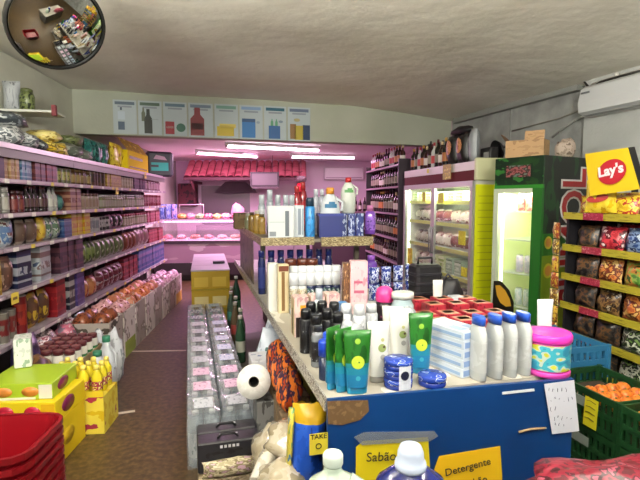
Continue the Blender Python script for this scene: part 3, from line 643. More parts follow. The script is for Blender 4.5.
# white jugs beside the tray
def jug():
    o = thing('jug', 'x', 'jug', (0, 0, 0)); b = MB(); wm = mat('#ccd0d4', .3)
    b.lathe([(.06, 0), (.075, .015), (.078, .15), (.07, .2), (.03, .26), (.026, .28)], wm, 14, sy=.85); b.build('body', o)
    b = MB(); b.tube([(.06, 0, .12), (.095, 0, .14), (.09, 0, .22), (.03, 0, .255)], .01, wm, 6); b.build('handle', o)
    b = MB(); b.lathe([(.03, .278), (.03, .31), (.026, .312)], mat('#3f8a6a', .4), 12); b.build('cap', o); return o
jg = None
for i, (x, y, z, lb) in enumerate(((-1.80, 3.86, .0, 'white plastic jug on the floor nearest the yellow bottles'), (-1.82, 4.06, .0, 'white plastic jug on floor touching the first produce carton'), (-1.99, 4.21, .0, 'white plastic jug behind the two front jugs'))):
    pass
for i, (px, py, z, lb, rz) in enumerate(((82, 372, .0, 'white plastic jug in front, nearest the yellow bottles', .3), (95, 362, 0.0, 'white plastic jug in front, touching first produce carton', -.4))):
    p = Vector(((-1.795, 3.78, 0), (-1.815, 3.99, 0))[i])
    if jg is None: jg = jug(); jg['label'] = lb; jg['group'] = 'white plastic jugs'; jg.location = p; jg.rotation_euler = (0, 0, rz); jg.scale = (1.15, 1.15, 1.25)
    else: dup(jg, p, rz, lb).scale = (1.1, 1.1, 1.45)
for i, (x, y, z, rx, ry, rz_, lb) in enumerate(((-2.0, 4.2, 0, .10, .08, .24, 'white plastic sack standing behind the front white jugs'), (-1.83, 4.17, 0, .085, .07, .25, 'taller white plastic sack against the first produce carton'))):
    b = MB(); b.blob(rx, ry, rz_, blotch(['#b9bcc0', '#d9dce0', '#9aa0a4'], None, (3, 3, 3), .25, i), i+20, .15, 14, 10); tag(b.build('plastic_sack', None, (x, y, z), FR.rz), lb, 'sack', 'white plastic sacks')
# dark purple pack, small white box, brown packs and red striped packets behind the tray
b = MB(); b.bag(.27, .16, .38, blotch(['#2c2048', '#3c3060', '#201838'], None, (3, 3, 3), .3), 12, M=Matrix.Rotation(PI/2, 4, 'Z')); tag(b.build('detergent_pack', None, L(.1, -.02, .1405+.09), L.rz), 'dark purple pack behind the jar tray at left shelving foot', 'pack')
b = MB(); b.chbox(-.13, .08, -.13, .13, 0, .09, .01, mat('#4a4038', .6)); tag(b.build('low_box', None, L(.1, -.02, .1405), L.rz), 'dark low box under the purple pack', 'box')
b = MB(); b.blob(.13, .2, .11, blotch(['#5a3c20', '#8a6434', '#3c2818'], None, (3, 3, 3), .4), 31, .14); tag(b.build('brown_bag', None, (-2.07, 3.33, .28), FR.rz), 'brown bag between white box and jar tray', 'bag')
b = MB(); b.chbox(-.14, .14, -.14, .14, 0, .28, .01, mat('#6a5a44', .7)); tag(b.build('storage_box', None, (-2.07, 3.33, 0), FR.rz), 'brown box under the brown bag by jar tray', 'box')
b = MB(); b.chbox(-.05, .05, -.08, .08, 0, .19, .008, blotch(['#cfd4cc', '#e4e8e0', '#9ab09a'], None, (2, 2, 2), .4)); tag(b.build('white_carton', None, (-1.98, 3.13, .505), FR.rz+.4), 'small white carton standing on the yellow green boxes', 'carton')
for i in range(5):
    b = MB(); b.blob(.09, .105, .10, blotch([['#c9b4bc', '#8a3c4c', '#e0d0d4', '#5a5a6a'], ['#b4a4a4', '#6a5a5a', '#d9c9c4', '#a4343c'], ['#d4c0c8', '#c46a84', '#7a6a7a']][i % 3], None, (3, 3, 3), .3, i), 40+i, .12)
    tag(b.build('sweet_packet', None, L(.02-.08*(i % 2), .42+i*.22, .1405+.16), L.rz), f'rosy white packet, {ORD[i]} of five heaped behind the jar tray', 'packet', 'rosy white packets behind the jar tray')
    b = MB(); b.chbox(-.16, .12, -.105, .105, 0, .159, .01, mat('#7a6c60', .7)); tag(b.build('stand_box', None, L(-.02, .42+i*.22, .1405), L.rz), f'grey brown box under the {ORD[i]} rosy white packet', 'box', 'boxes under the rosy white packets')
b = MB(); b.bag(.16, .12, .34, blotch(['#7a1c20', '#a4343a', '#4a1014'], None, (3, 3, 3), .3), 77, M=Matrix.Rotation(PI/2, 4, 'Z')); tag(b.build('red_packet', None, L(.14, .98, .1405), L.rz), 'dark red packet standing behind the white jugs', 'packet')
b = MB(); b.bag(.2, .12, .36, blotch(['#7f9cb4', '#b9c9d4', '#56708a'], None, (3, 3, 3), .3), 78, M=Matrix.Rotation(PI/2, 4, 'Z')); tag(b.build('blue_packet', None, L(.0, 1.22, .1405), L.rz), 'pale blue packet standing behind the white jugs', 'packet')
# yellow and green boxes, near left
def ybox(x, y, z, w, d, h, rz, lb, c, front):
    t = thing('biscuit_carton', lb, 'carton', (x, y, z), rz, 'yellow green cartons by the baskets'); b = MB(); b.chbox(-w/2, w/2, -d/2, d/2, 0, h, .006, mat(c[0], .4)); b.build('box', t)
    for k in range(2): b = MB(); b.lathe([(0, 0), (.05, .001), (.05, .0)], mat(front, .4), 16, Matrix.Translation((-w*.2+k*w*.38, -d/2-.001, h*.5)) @ Matrix.Rotation(PI/2, 4, 'X'), sx=1, sy=min(.8, h*6)); b.build('round_emblem', t)
    b = MB(); b.lathe([(0, 0), (.06, .001), (.06, .0)], mat('#7a1c4a' if h < .2 else '#c4a01c', .4), 16, Matrix.Translation((w/2+.001, -d*.1, h*.5)) @ Matrix.Rotation(PI/2, 4, 'Y'), sx=min(.9, h*6), sy=1.3); b.build('side_emblem', t)
    b = MB(); b.box(w*.3, w*.49, -d/2-.002, -d/2, h*.05, h*.9, mat(c[1], .4)); b.box(-w*.49, w*.25, -d/2-.002, -d/2, h*.02, h*.16, mat(c[1], .4)); b.build('printed_panel', t)
    return t
ybox(-1.79, 2.93, .0, .42, .4, .27, .05, 'yellow carton at the bottom of stack behind red baskets', ('#e0c01c', '#d9a01c'), '#b8203a')
ybox(-1.79, 2.95, .271, .42, .38, .13, .02, 'yellow carton with red emblems in the middle of stack', ('#e6cc1c', '#e0b01c'), '#b8203a')
ybox(-1.83, 2.97, .402, .40, .36, .10, .1, 'lime green carton on top of the yellow stack', ('#a8c42c', '#e8e4d0'), '#d98a3c')
# yellow bottles
def sauce():
    o = thing('sauce_bottle', 'x', 'bottle', (0, 0, 0)); b = MB(); b.lathe([(.032, 0), (.036, .01), (.036, .13), (.02, .165), (.018, .18)], mat('#e0cc2c', .25), 10); b.build('body', o)
    b = MB(); b.lathe([(.02, .178), (.017, .205), (.008, .21)], mat('#f0dc6a', .35), 10); b.build('cap', o)
    b = MB(); b.lathe([(.0365, .04), (.0365, .1)], blotch(['#e6d84a', '#a83048', '#f0e890'], None, (3, 3, 3), .4), 10, caps=False); b.build('printed_label', o); return o
cr_ = thing('bottle_carton', 'yellow open carton holding the yellow sauce bottles on floor', 'carton', (-1.68, 3.3, 0), .08)
b = MB(); b.box(-.19, .19, -.14, .14, 0, .26, blotch(['#d9b81c', '#e8d44a', '#a43048'], None, (2, 3, 2), .45)); b.build('box', cr_)
b = MB(); b.box(-.19, .19, -.142, -.135, .26, .30, mat('#e0c42c', .45)); b.box(-.192, -.185, -.14, .14, .26, .42, blotch(['#e0c42c', '#7a1c3a', '#d9a41c'], None, (2, 2, 2), .45)); b.build('raised_side', cr_)
sp = None; Fc = Frame(-1.68, 3.3, .08)
for a in range(3):
    for c_ in range(4):
        lb = f'yellow sauce bottle, {["front", "middle", "rear"][a]} row, {ORD[c_]} from the left'
        p = Fc(-.135 + c_*.09, -.09 + a*.09, .2605)
        if sp is None: sp = sauce(); sp['label'] = lb; sp['group'] = 'yellow sauce bottles'; sp.location = p
        else: dup(sp, p, 0, lb)
# red shopping baskets, nested stack
def basket():
    o = thing('shopping_basket', 'x', 'basket', (0, 0, 0)); red = mat('#860a16', .35)
    W, D, Hh, tp = .52, .36, .25, .82; b = MB()
    cr = .07
    def ring(s, z, off=0):
        P = []
        for cx, cy, a0 in ((s*W/2-cr, s*D/2-cr, 0), (-s*W/2+cr, s*D/2-cr, 90), (-s*W/2+cr, -s*D/2+cr, 180), (s*W/2-cr, -s*D/2+cr, 270)):
            for k in range(4): a = math.radians(a0+30*k); P.append((cx+(cr-off)*math.cos(a), cy+(cr-off)*math.sin(a), z))
        return P
    o_, i_ = [ring(tp, 0), ring(1, Hh)], [ring(tp, .006, .006), ring(1, Hh, .006)]
    for k in range(16):
        j = (k+1) % 16; b.quad([o_[0][k], o_[0][j], o_[1][j], o_[1][k]], red); b.quad([i_[0][j], i_[0][k], i_[1][k], i_[1][j]], red)
    b.quad(o_[0][::-1], red); b.quad(i_[0], red); b.build('tub', o)
    b = MB(); rm = mat('#7a0a14', .35); A_, B_, C_, D2 = ring(1, Hh-.02, -.001), ring(1, Hh-.02, -.016), ring(1, Hh+.004, -.016), ring(1, Hh+.004, -.001)
    for k in range(16):
        j = (k+1) % 16
        for u, v in ((A_, B_), (B_, C_), (C_, D2), (D2, A_)): b.quad([u[k], v[k], v[j], u[j]][::-1], rm)
    b.build('rim', o)
    for s in (-1, 1):
        b = MB(); b.tube([(-W*.3, s*(D/2+.03), Hh-.01), (-W*.3, s*(D/2+.04), Hh-.03), (W*.3, s*(D/2+.04), Hh-.03), (W*.3, s*(D/2+.03), Hh-.01)], .006, mat('#1c1a1a', .4), 6); b.build('handle', o)
    return o
bk = None
NB = 11
for i in range(NB):
    lb = 'topmost red shopping basket, open and empty' if i == NB-1 else (f'red shopping basket nested {ORD[NB-2-i]} below the topmost one' if i < NB-1 else '')
    p = (-1.345, 1.80, .0005 + i*.043)
    if bk is None: bk = basket(); bk['label'] = lb; bk['group'] = 'stack of red shopping baskets'; bk.location = p; bk.rotation_euler = (0, 0, .08)
    else: dup(bk, p, .08, lb)
# pale tape strips on the floor
for (a, c_, lb) in (((93, 417), (135, 411), 'worn white tape strip on the floor, nearer one'), ((126, 351.5), (186, 350.5), 'worn white tape strip across the aisle, farther one')):
    p, q = atz(*a, 0), atz(*c_, 0); d = q-p; b = MB(); b.box(0, d.length, -.018, .018, .0003, .0015, blotch(['#b9a890', '#d0c4b0', '#8a7458'], [0, .38, .7], (40, 4, 1), .6))
    tag(b.build('floor_tape', None, p, math.atan2(d.y, d.x)), lb, 'tape')
# ------------------------------------------------------------------ central blue gondola
G = Frame(.03, 1.845, math.radians(14.5))             # x across its width, y towards the back
DZ = .805; GW = 1.12; GL = 4.6
gd = thing('display_gondola', 'long low blue fronted display gondola crowded with toiletries in the middle', 'gondola', (G.o.x, G.o.y, 0), G.rz)
b = MB(); b.box(.0, GW, 0.02, GL, DZ-.03, DZ, blotch(['#c9c4b8', '#b4ae9f', '#d9d5ca'], None, (4, 8, 4), .5)); b.build('deck', gd)
b = MB(); b.box(-.008, 0, .02, GL, DZ-.05, DZ+.012, blotch(['#8f8a80', '#c4c0b6', '#5f564a', '#d4d0c8'], None, (3, 60, 3), .35, detail=3)); b.build('price_rail', gd)
b = MB(); b.box(GW, GW+.008, .02, GL, DZ-.05, DZ+.012, mat('#8f8a80', .4)); b.build('price_rail', gd)
b = MB(); b.box(0, GW, 0, .02, 0, DZ+.004, plaster('blue_panel', '#03336c', '#063c78', 3, .05, .45, .002, 30)); b.build('front_panel', gd, rz=-.05)
b = MB(); b.box(.36, .66, .05, GL, 0, DZ-.031, mat('#2c2926', .7)); b.build('core', gd)
b = MB(); b.box(-.30, .355, .06, .66, .10, .125, mat('#6a665e', .5)); b.box(-.155, .355, .66, 3.5, .10, .125, mat('#6a665e', .5)); b.box(-.27, .355, .12, .62, 0, .098, mat('#2c2926', .7)); b.box(-.1, .355, .63, 3.45, 0, .098, mat('#2c2926', .7)); b.build('lower_shelf', gd)
b = MB(); b.box(.665, GW-.04, .06, GL, .10, .125, mat('#6a665e', .5)); b.build('lower_shelf', gd)
# tape, paper and cards stuck to the blue panel
Gp = Frame(G.o.x, G.o.y, G.rz-.05)
def on_panel(px, py, off=.002):
    r = ray(px, py); nn = Vector((math.sin(Gp.rz), -math.cos(Gp.rz), 0)); p0 = Vector((0, 0, EYE)); t = ((Gp.o + nn*off) - p0).dot(nn)/r.dot(nn); return p0 + r*t
def stuck(name, lb, cat, pts, m, off=.002, th=.0015, curl=None):
    P = [on_panel(*q, off=off) for q in pts]; c = sum(P, Vector())/len(P); nn = Vector((math.sin(Gp.rz), -math.cos(Gp.rz), 0))
    t = thing(name, lb, cat, c, 0); b = MB(); F_ = [p-c+nn*th for p in P]; B_ = [p-c for p in P]; k = len(P)
    b.quad(F_, m); b.quad(B_[::-1], m)
    for i in range(k): j = (i+1) % k; b.quad([B_[i], B_[j], F_[j], F_[i]], m)
    return t, b, c, nn
t, b, c, nn = stuck('cardboard_patch', 'torn brown cardboard patch taped to left corner of the blue panel', 'cardboard', [(327, 401), (368, 400), (369, 411), (360, 420), (342, 425), (328, 424)], blotch(['#7d6244', '#6f563a', '#8a6e4c'], None, (3, 3, 3), .35, 2, coat=.5)); b.build('patch', t)
t, b, c, nn = stuck('tape_strip', 'short white tape strip near the top of the blue panel', 'tape', [(502, 392), (534, 388.5), (534.5, 391), (502, 394.5)], mat('#d4dade', .5)); b.build('strip', t)
ink = mat('#3a3420', .6)
lrot = (PI/2, 0, Gp.rz)
t, b, c, nn = stuck('price_sign', 'yellow handwritten sign behind the blue bottle on blue panel', 'sign', [(356, 447), (363, 441), (428, 437), (430, 470), (431, 520), (355, 520)], mat('#dcc81c', .45), .006); b.build('card', t)
p = on_panel(389, 455) - c + nn*.0125
lettering('Sabão Pó', .055, ink, t, p, (PI/2, .06, Gp.rz))
t, b, c, nn = stuck('sign_holder', 'clear taped strip along the top of the sign behind blue bottle', 'tape', [(354, 437), (364, 432), (434, 431), (438, 436), (430, 441), (362, 445)], clear('#a9b4c0', .35, .2, .2), .012); b.build('film', t)
t, b, c, nn = stuck('price_sign', 'orange yellow sign reading Detergente on the blue panel', 'sign', [(434, 470), (439, 456), (500, 446), (502, 475), (502, 530), (440, 530)], mat('#e6b81c', .45), .006); b.build('card', t)
lettering('Detergente', .046, ink, t, on_panel(467, 466) - c + nn*.009, (PI/2, -.14, Gp.rz))
lettering('chão', .046, ink, t, on_panel(477, 480) - c + nn*.009, (PI/2, -.14, Gp.rz))
t, b, c, nn = stuck('price_note', 'white handwritten paper note hanging at right edge of blue panel', 'note', [(544, 384), (574, 380), (579, 431), (552, 434)], mat('#d8dae4', .6), .01); b.build('paper', t)
b = MB()
rr = random.Random(3)
for (y0, xs_, n_) in ((390, 549, 5), (399, 551, 6), (409, 551, 2), (418, 554, 5), (425, 555, 3)):
    for k in range(n_):
        x = xs_ + k*4.2; P = [on_panel(x + rr.uniform(-1, 1), y0 + rr.uniform(-2.5, 2.5), .0135)-c for _ in range(3)]; b.tube(P, .0012, mat('#6a6c84', .6), 4)
b.build('handwriting', t)
st = MB(); st.tube([on_panel(519, 432, .008), on_panel(531, 429, .008), on_panel(546, 428, .008)], .005, mat('#a98f6a', .6), 6); tag(st.build('wooden_stick', None), 'short wooden stick taped below the white note on blue panel', 'stick')

# upper rack standing on the deck
UZ = 1.28; UY0 = 2.02; UY1 = 4.3
ur = thing('upper_rack', 'raised shelf rack with worn wooden edges on the rear of gondola', 'rack', G(0, UY0, DZ+.0005), G.rz)
hu = UZ - DZ
b = MB(); b.box(.02, .93, 0, UY1-UY0, hu-.025, hu, blotch(['#8a8272', '#6a6254', '#a49c8a'], None, (4, 8, 2), .5)); b.build('shelf_board', ur)
wood = blotch(['#8f7f58', '#6f6040', '#b4a67e', '#54482e'], None, (9, 9, 5), .4, 2, 3)
b = MB(); b.box(.02, .44, -.014, 0, hu-.045, hu+.02, wood); b.build('edge_strip', ur)
b = MB(); b.box(.50, .95, -.014, .004, hu-.06, hu+.015, wood); b.build('edge_strip', ur)
b = MB(); b.box(.005, .02, 0, UY1-UY0, hu-.045, hu+.02, wood); b.build('edge_strip', ur)
for (x, y) in ((.03, .2), (.03, 2.1), (.86, .2), (.86, 2.1)):
    b = MB(); b.box(x, x+.04, y, y+.04, 0, hu-.026, mat('#4a4438', .5)); b.build('post', ur)
b = MB(); b.box(.022, .028, .7, 2.05, .0, hu-.05, blotch(['#4a4234', '#6a604c', '#33302a'], None, (3, 5, 3), .4)); b.build('side_panel', ur)

# -------- helpers for toiletries
def lathe_thing(name, lb, cat, loc, parts, rz=0, grp=None, n=14, sx=1, sy=1, rot=None):
    t = thing(name, lb, cat, loc, rz, grp, rot)
    for pn, prof, m in parts:
        b = MB(); b.lathe(prof, m, n, sx=sx, sy=sy, caps=(pn not in ('printed_label', 'ring'))); b.build(pn, t)
    return t
def bottle_prof(r, h, neck=.4, sh=.72): return [(r*.9, 0), (r, h*.03), (r, h*sh), (r*.85, h*(sh+.08)), (r*neck, h*(sh+.16)), (r*neck, h*.92)]
def shampoo(name, lb, loc, r, h, body, cap, lab, rz=0, grp=None, caph=.14, sx=1, sy=.62, neck=.5, cat='bottle'):
    return lathe_thing(name, lb, cat, loc, [('body', [(r*.92, 0), (r, h*.03), (r, h*(.80-caph*.5)), (r*.8, h*(.9-caph*.6)), (r*neck, h*(1-caph))], mat(body, .25, 0, 0, .3)),
        ('cap', [(r*neck*1.25, h*(1-caph)-.001), (r*neck*1.25, h*.985), (r*neck*1.1, h)], mat(cap, .3)),
        ('printed_label', [(r*1.012, h*.14), (r*1.012, h*.62)], lab)], rz, grp, 14, sx, sy)
def spray(name, lb, loc, r, h, body, cap, rz=0, grp=None, cat='spray can'):
    return lathe_thing(name, lb, cat, loc, [('body', [(r*.95, 0), (r, h*.02), (r, h*.74), (r*.86, h*.78)], body), ('cap', [(r*.84, h*.775), (r*.84, h*.95), (r*.7, h)], mat(cap, .3))], rz, grp)
def tube_pack(name, lb, loc, w, d, h, m_body, cap, rz, emb=None, grp=None, lean=0):
    """squeeze tube standing on its cap: flat crimp on top, round below"""
    t = thing(name, lb, 'tube', loc, rz, grp, (lean, 0, rz)); b = MB(); n = 14; o = len(b.v); lv = 8
    for k in range(lv+1):
        v = k/lv; rx = w/2*(.74+.26*v); ry = d/2*(1-v)**.8 + .003
        for i in range(n): a = 2*PI*i/n; b.v.append((rx*math.copysign(abs(math.cos(a))**(.75), math.cos(a)), ry*math.sin(a), .03 + v*(h-.03)))
    for k in range(lv):
        for i in range(n): j = (i+1) % n; b.face([o+k*n+i, o+k*n+j, o+(k+1)*n+j, o+(k+1)*n+i], m_body, True)
    b.face([o+lv*n+i for i in range(n)], m_body); b.build('body', t)
    b = MB(); b.lathe([(w*.34, 0), (w*.36, .006), (w*.36, .032)], mat(cap, .3), 14, sy=d/w*1.0); b.build('cap', t)
    if emb:
        y = lambda z: -(d/2*(1-(z-.03)/(h-.03))**.8 + .0045)
        for ei, (x, z, r, col) in enumerate(emb):
            b = MB()
            P = [(x + r*math.cos(a*PI/8), y(z + r*math.sin(a*PI/8)), z + r*math.sin(a*PI/8)) for a in range(16)]; q = y(z)
            b.quad(P, mat(col, .3)) if False else [b.quad([(x, y(z)-.0005, z), P[i], P[(i+1) % 16]], mat(col, .3)) for i in range(16)]
            b.build('round_emblem', t)
    return t
def card_box(name, lb, loc, w, d, h, m, rz=0, grp=None, cat='box', panel=None, rot=None):
    t = thing(name, lb, cat, loc, rz, grp, rot); b = MB(); b.chbox(-w/2, w/2, -d/2, d/2, 0, h, .004, m); b.build('box', t)
    if panel:
        for (side, u0, u1, z0, z1, mm) in panel:
            b = MB()
            mm = mat(mm, .4) if isinstance(mm, str) else mm
            if side == 'f': b.box(w*u0, w*u1, -d/2-.0015, -d/2, h*z0, h*z1, mm)
            elif side == 'l': b.box(-w/2-.0015, -w/2, d*u0, d*u1, h*z0, h*z1, mm)
            elif side == 't': b.box(w*u0, w*u1, d*z0, d*z1, h, h+.0015, mm)
            b.build('printed_panel', t)
    return t
def D(px, y, z=DZ+.0006):                          # on the deck: y metres ahead of the viewpoint, seen in column px (at deck height)
    y -= .04 if y < 3 else 0
    k = (px-320)/480; v = (z-EYE)/y
    return Vector((k*(y*_c - (z-EYE)*_s), y, z))

# front edge: round blue tins
tin_b = blotch(['#2440a0', '#c4d0ea', '#3050b4'], [0, .56, .60], (2.4, 2.4, 1), .25, 0, 0)
def tin(lb, loc, r, h, grp):
    return lathe_thing('cream_tin', lb, 'tin', loc, [('base', [(r*.96, 0), (r, .004), (r, h*.55)], mat('#2036 8c'.replace(' ', ''), .25)), ('lid', [(r*1.02, h*.5), (r*1.02, h*.93), (r*.96, h), (0, h+.002)], tin_b)], R.uniform(0, 3), grp, 24)
p = D(398, 2.04)
for i, lb in enumerate(('bottom one of three stacked round blue cream tins', 'middle one of three stacked round blue cream tins', 'top one of three stacked round blue cream tins')):
    tin(lb, p + Vector((0, 0, i*.041)), .061, .0395, 'stacked round blue cream tins')
pl = MB(); Mx = Matrix.Translation(p)
for k in range(5):
    a0, a1 = -PI/2-.1+k*.18, -PI/2-.1+(k+1)*.18
    pl.quad([(.0645*math.cos(a0), .0645*math.sin(a0), .004), (.0645*math.cos(a1), .0645*math.sin(a1), .004), (.0645*math.cos(a1), .0645*math.sin(a1), .105), (.0645*math.cos(a0), .0645*math.sin(a0), .105)], mat('#d4d8e0', .4))
for k in range(12):
    a0, a1 = 2*PI*k/12, 2*PI*(k+1)/12; an = lambda u, v: ((.0652*math.cos(-PI/2+.3+u*.3), .0652*math.sin(-PI/2+.3+u*.3), .066+v*.02))
    pl.quad([an(0, 0), an(math.cos(a0), math.sin(a0)), an(math.cos(a1), math.sin(a1))], mat('#1c2038', .4))
tag(pl.build('paper_sleeve', None, p), 'white paper sleeve with dark dot around the stacked blue tins', 'sleeve')
tin('single round blue cream tin right of the tin stack', D(432, 2.06), .06, .046, None)
# green and teal squeeze tubes
gt = blotch(['#1c581a', '#246820', '#164a16'], None, (2, 2, 2), .3, 1, bands=[(0, '#1f6f9a'), (.22, '#1f7a94'), (.34, '#227a80'), (.42, None)])
eg = [(0, .135, .027, '#b4c83a'), (.002, .135, .020, '#226a34'), (-.003, .138, .010, '#d4dc6a'), (0, .22, .012, '#8ab43a'), (0, .07, .010, '#3f9ab0')]
for i, (px, y, rz, lb) in enumerate(((333, 2.02, .9, 'leftmost green and teal tube at the blue panel corner'), (343, 1.99, .75, 'second green and teal tube, turned edge on behind the front one'), (357, 1.965, .1, 'green and teal tube facing front near the panel corner'))):
    tube_pack('cream_tube', lb, D(px, y), .118 if i > 1 else .1, .05, .265, gt, '#1f7fa4', rz, eg, 'green and teal squeeze tubes')
tube_pack('cream_tube', 'green and teal tube standing apart right of white tubes', D(420, 2.2), .115, .05, .28, gt, '#1f7fa4', .05, eg, 'green and teal squeeze tubes')
wt = mat('#d2d2ca', .35)
ew = [(.012, .155, .018, '#8a9a5a'), (.018, .158, .01, '#4a3a2a'), (.015, .115, .012, '#9a9a94'), (.015, .19, .008, '#b4b47a')]
for i, (px, y, rz, lb) in enumerate(((378, 2.09, .15, 'white tube with grey cap between green tubes and tin stack'), (399, 2.3, .1, 'white tube left of the lone green tube'), (392, 2.36, -.3, 'white tube half hidden behind two other white tubes'))):
    tube_pack('cream_tube', lb, D(px, y), .105, .052, .275 if i else .268, wt, '#9a958c', rz, ew, 'white squeeze tubes')
# toothpaste cartons, a stepped stack seen from its corner
tb = mat('#c4cdd6', .35)
k_ = 0
for lay in range(5):
    for col in range(2):
        px, y = (450 + col*14, 2.16 + col*.02)
        lb = f'white and blue slim toothpaste carton, {["bottom","second","third","fourth","top"][lay]} layer, {"left" if col == 0 else "right"} pile'
        card_box('toothpaste_carton', lb, D(px, y) + Vector((0, .09 - .0*lay, lay*.0425)), .06, .27, .042, tb, .55 + R.uniform(-.03, .03), 'slim white and blue toothpaste cartons', 'carton',
                 [('f', -.4, .4, .2, .8, '#7f9ac4'), ('t', -.35, .35, -.4, -.1, '#8fa8c9'), ('l', -.45, .3, .25, .6, '#8faacc'), ('l', .32, .45, .2, .8, '#b4545c')])
# four grey white bottles with blue caps
sb_l = blotch(['#b4b7b4', '#bec1bf', '#8a9490'], [0, .5, .74], (1.5, 1.5, 2), .4, 2)
for i, (px, y, lb) in enumerate(((477, 2.13, 'leftmost grey white lotion bottle with blue cap, by toothpaste cartons'), (493, 2.155, 'second grey white lotion bottle with blue cap from left'), (507, 2.18, 'third grey white lotion bottle with blue cap from left'), (521, 2.2, 'rightmost grey white lotion bottle with blue cap, by pink tub'))):
    shampoo('lotion_bottle', lb, D(px, y), .05, .285, '#b7bbb9', '#2450b4', sb_l, PI/2+G.rz, 'grey white lotion bottles with blue caps', .13, 1.15, .58, .62)
# pink lidded tub
pt = thing('detergent_tub', 'round tub with bright pink lid and teal label, right front corner', 'tub', D(547, 2.2), .2)
b = MB(); b.lathe([(.085, 0), (.092, .01), (.094, .05), (.094, .15), (.09, .165)], mat('#c93a9a', .3), 28); b.build('body', pt)
b = MB(); b.lathe([(.0955, .035), (.0955, .15)], blotch(['#2f8aa8', '#3fa4b4', '#b4c4b4', '#c4c43a', '#c9502f'], [0, .42, .5, .55, .61], (2, 2, 2), .35, 2, 0), 28, caps=False); b.build('printed_label', pt)
b = MB(); b.lathe([(.098, .158), (.101, .162), (.101, .185), (.095, .195), (.08, .19), (0, .19)], mat('#e03ab0', .3), 28); b.build('lid', pt)
b = MB(); b.lathe([(.0865, .0), (.097, .004), (.097, .022), (.094, .026)], mat('#d044a4', .3), 28); b.build('foot_ring', pt)
# rose red cartons, three by four
rm_ = blotch(['#8a1c2c', '#a42a38', '#701424'], None, (2, 2, 3), .4, 3)
for a in range(4):
    for c_ in range(4):
        px0 = 440 + c_*23 - a*15; y = 2.5 + a*.14 + c_*.02
        if a > 1 and c_ == 0: continue
        lb = f'dark red carton with cream top, {["front","second","third","rear"][a]} row, {ORD[c_]} from left'
        card_box('soap_carton', lb, D(px0, y), .104, .112, .175 + (.02 if a > 1 else 0), rm_, .24 + R.uniform(-.03, .03), 'dark red cartons with cream tops', 'carton',
                 [('t', -.42, .42, -.4, .4, '#c98a6a'), ('t', -.3, .3, -.2, .3, '#d9b49a'), ('f', -.35, .35, .3, .6, '#b0404a')])
# navy pack behind the blue capped bottles
card_box('navy_pack', 'navy pack right behind the rightmost blue capped bottle', D(529, 2.43), .11, .10, .15, mat('#1f2048', .4), .2)
tube_pack('cream_tube', 'white tube standing behind the pink lidded tub', D(543, 2.36), .085, .04, .31, mat('#c9cfd0', .35), '#b4bab8', .1)
# black ribbed bag with white tube in front
bb = thing('toiletry_case', 'tall black ribbed case behind the red cartons', 'case', D(424, 3.18), .25)
b = MB(); b.chbox(-.095, .095, -.07, .07, 0, .37, .025, mat('#1a191c', .45))
for k in range(5): b.chbox(-.099, .099, -.075, .075, .04+k*.062, .075+k*.062, .025, mat('#222126', .4))
b.build('body', bb)
b = MB(); b.tube([(-.05, 0, .36), (-.05, 0, .41), (.05, 0, .41), (.05, 0, .36)], .009, mat('#151417', .4), 6); b.build('handle', bb)
bb2 = thing('shoulder_bag', 'black slanting bag beside the tall black ribbed case', 'bag', D(449, 3.14), .2)
b = MB(); b.blob(.09, .07, .16, mat('#19181b', .5), 5, .12, 14, 10); b.build('body', bb2)
b = MB(); b.tube([(-.07, 0, .24), (-.02, -.01, .31), (.06, 0, .24)], .008, mat('#2a282c', .5), 6); b.build('strap', bb2)
tube_pack('cream_tube', 'small white tube in front of the black ribbed case', D(437, 2.99), .065, .03, .3, mat('#d0ccc4', .35), '#8a8a88', .1)
card_box('white_jar_box', 'small white lotion box right of the black bags', D(455, 2.99), .08, .07, .2, mat('#bcc0c4', .4), .2)
# black roll on with pink cap, pale bottle, sprays
lathe_thing('roll_on_bottle', 'black bottle with round hot pink cap', 'bottle', D(384, 2.72), [('body', [(.05, 0), (.055, .01), (.055, .2), (.045, .225)], blotch(['#1c161a', '#2c2228', '#7a2c54'], [0, .5, .66], (3, 3, 3), .3)), ('cap', [(.045, .222), (.05, .23), (.051, .265), (.043, .295), (.022, .308), (0, .311)], mat('#d93a84', .35))])
shampoo('lotion_bottle', 'pale aqua white bottle right of the pink capped one', D(402, 2.66), .062, .29, '#a4b8bc', '#c9cfc8', blotch(['#b4c4c8', '#8aa8b0', '#cfd8d8'], None, (3, 3, 3), .4), 0, None, .12, 1, .8, .8)
sp_m = blotch(['#b0b4b8', '#c9ccd0', '#8a9098'], None, (2, 2, 3), .25)
for i, (px, y, h, c_, lb) in enumerate(((346, 2.6, .235, '#c9ced2', 'white spray can with white cap left of two others'), (359, 2.55, .24, '#d4d8da', 'middle white spray can before the pink box'), (371, 2.62, .235, '#c4c9cc', 'white spray can with plum base beside the pink capped bottle'))):
    spray('spray_can', lb, D(px, y), .036, h, sp_m if i < 2 else blotch(['#b4b8bc', '#c9ccd0'], None, (2, 2, 3), .25, 1, bands=[(0, '#6a2c44'), (.4, None)]), c_, 0, 'white spray cans')
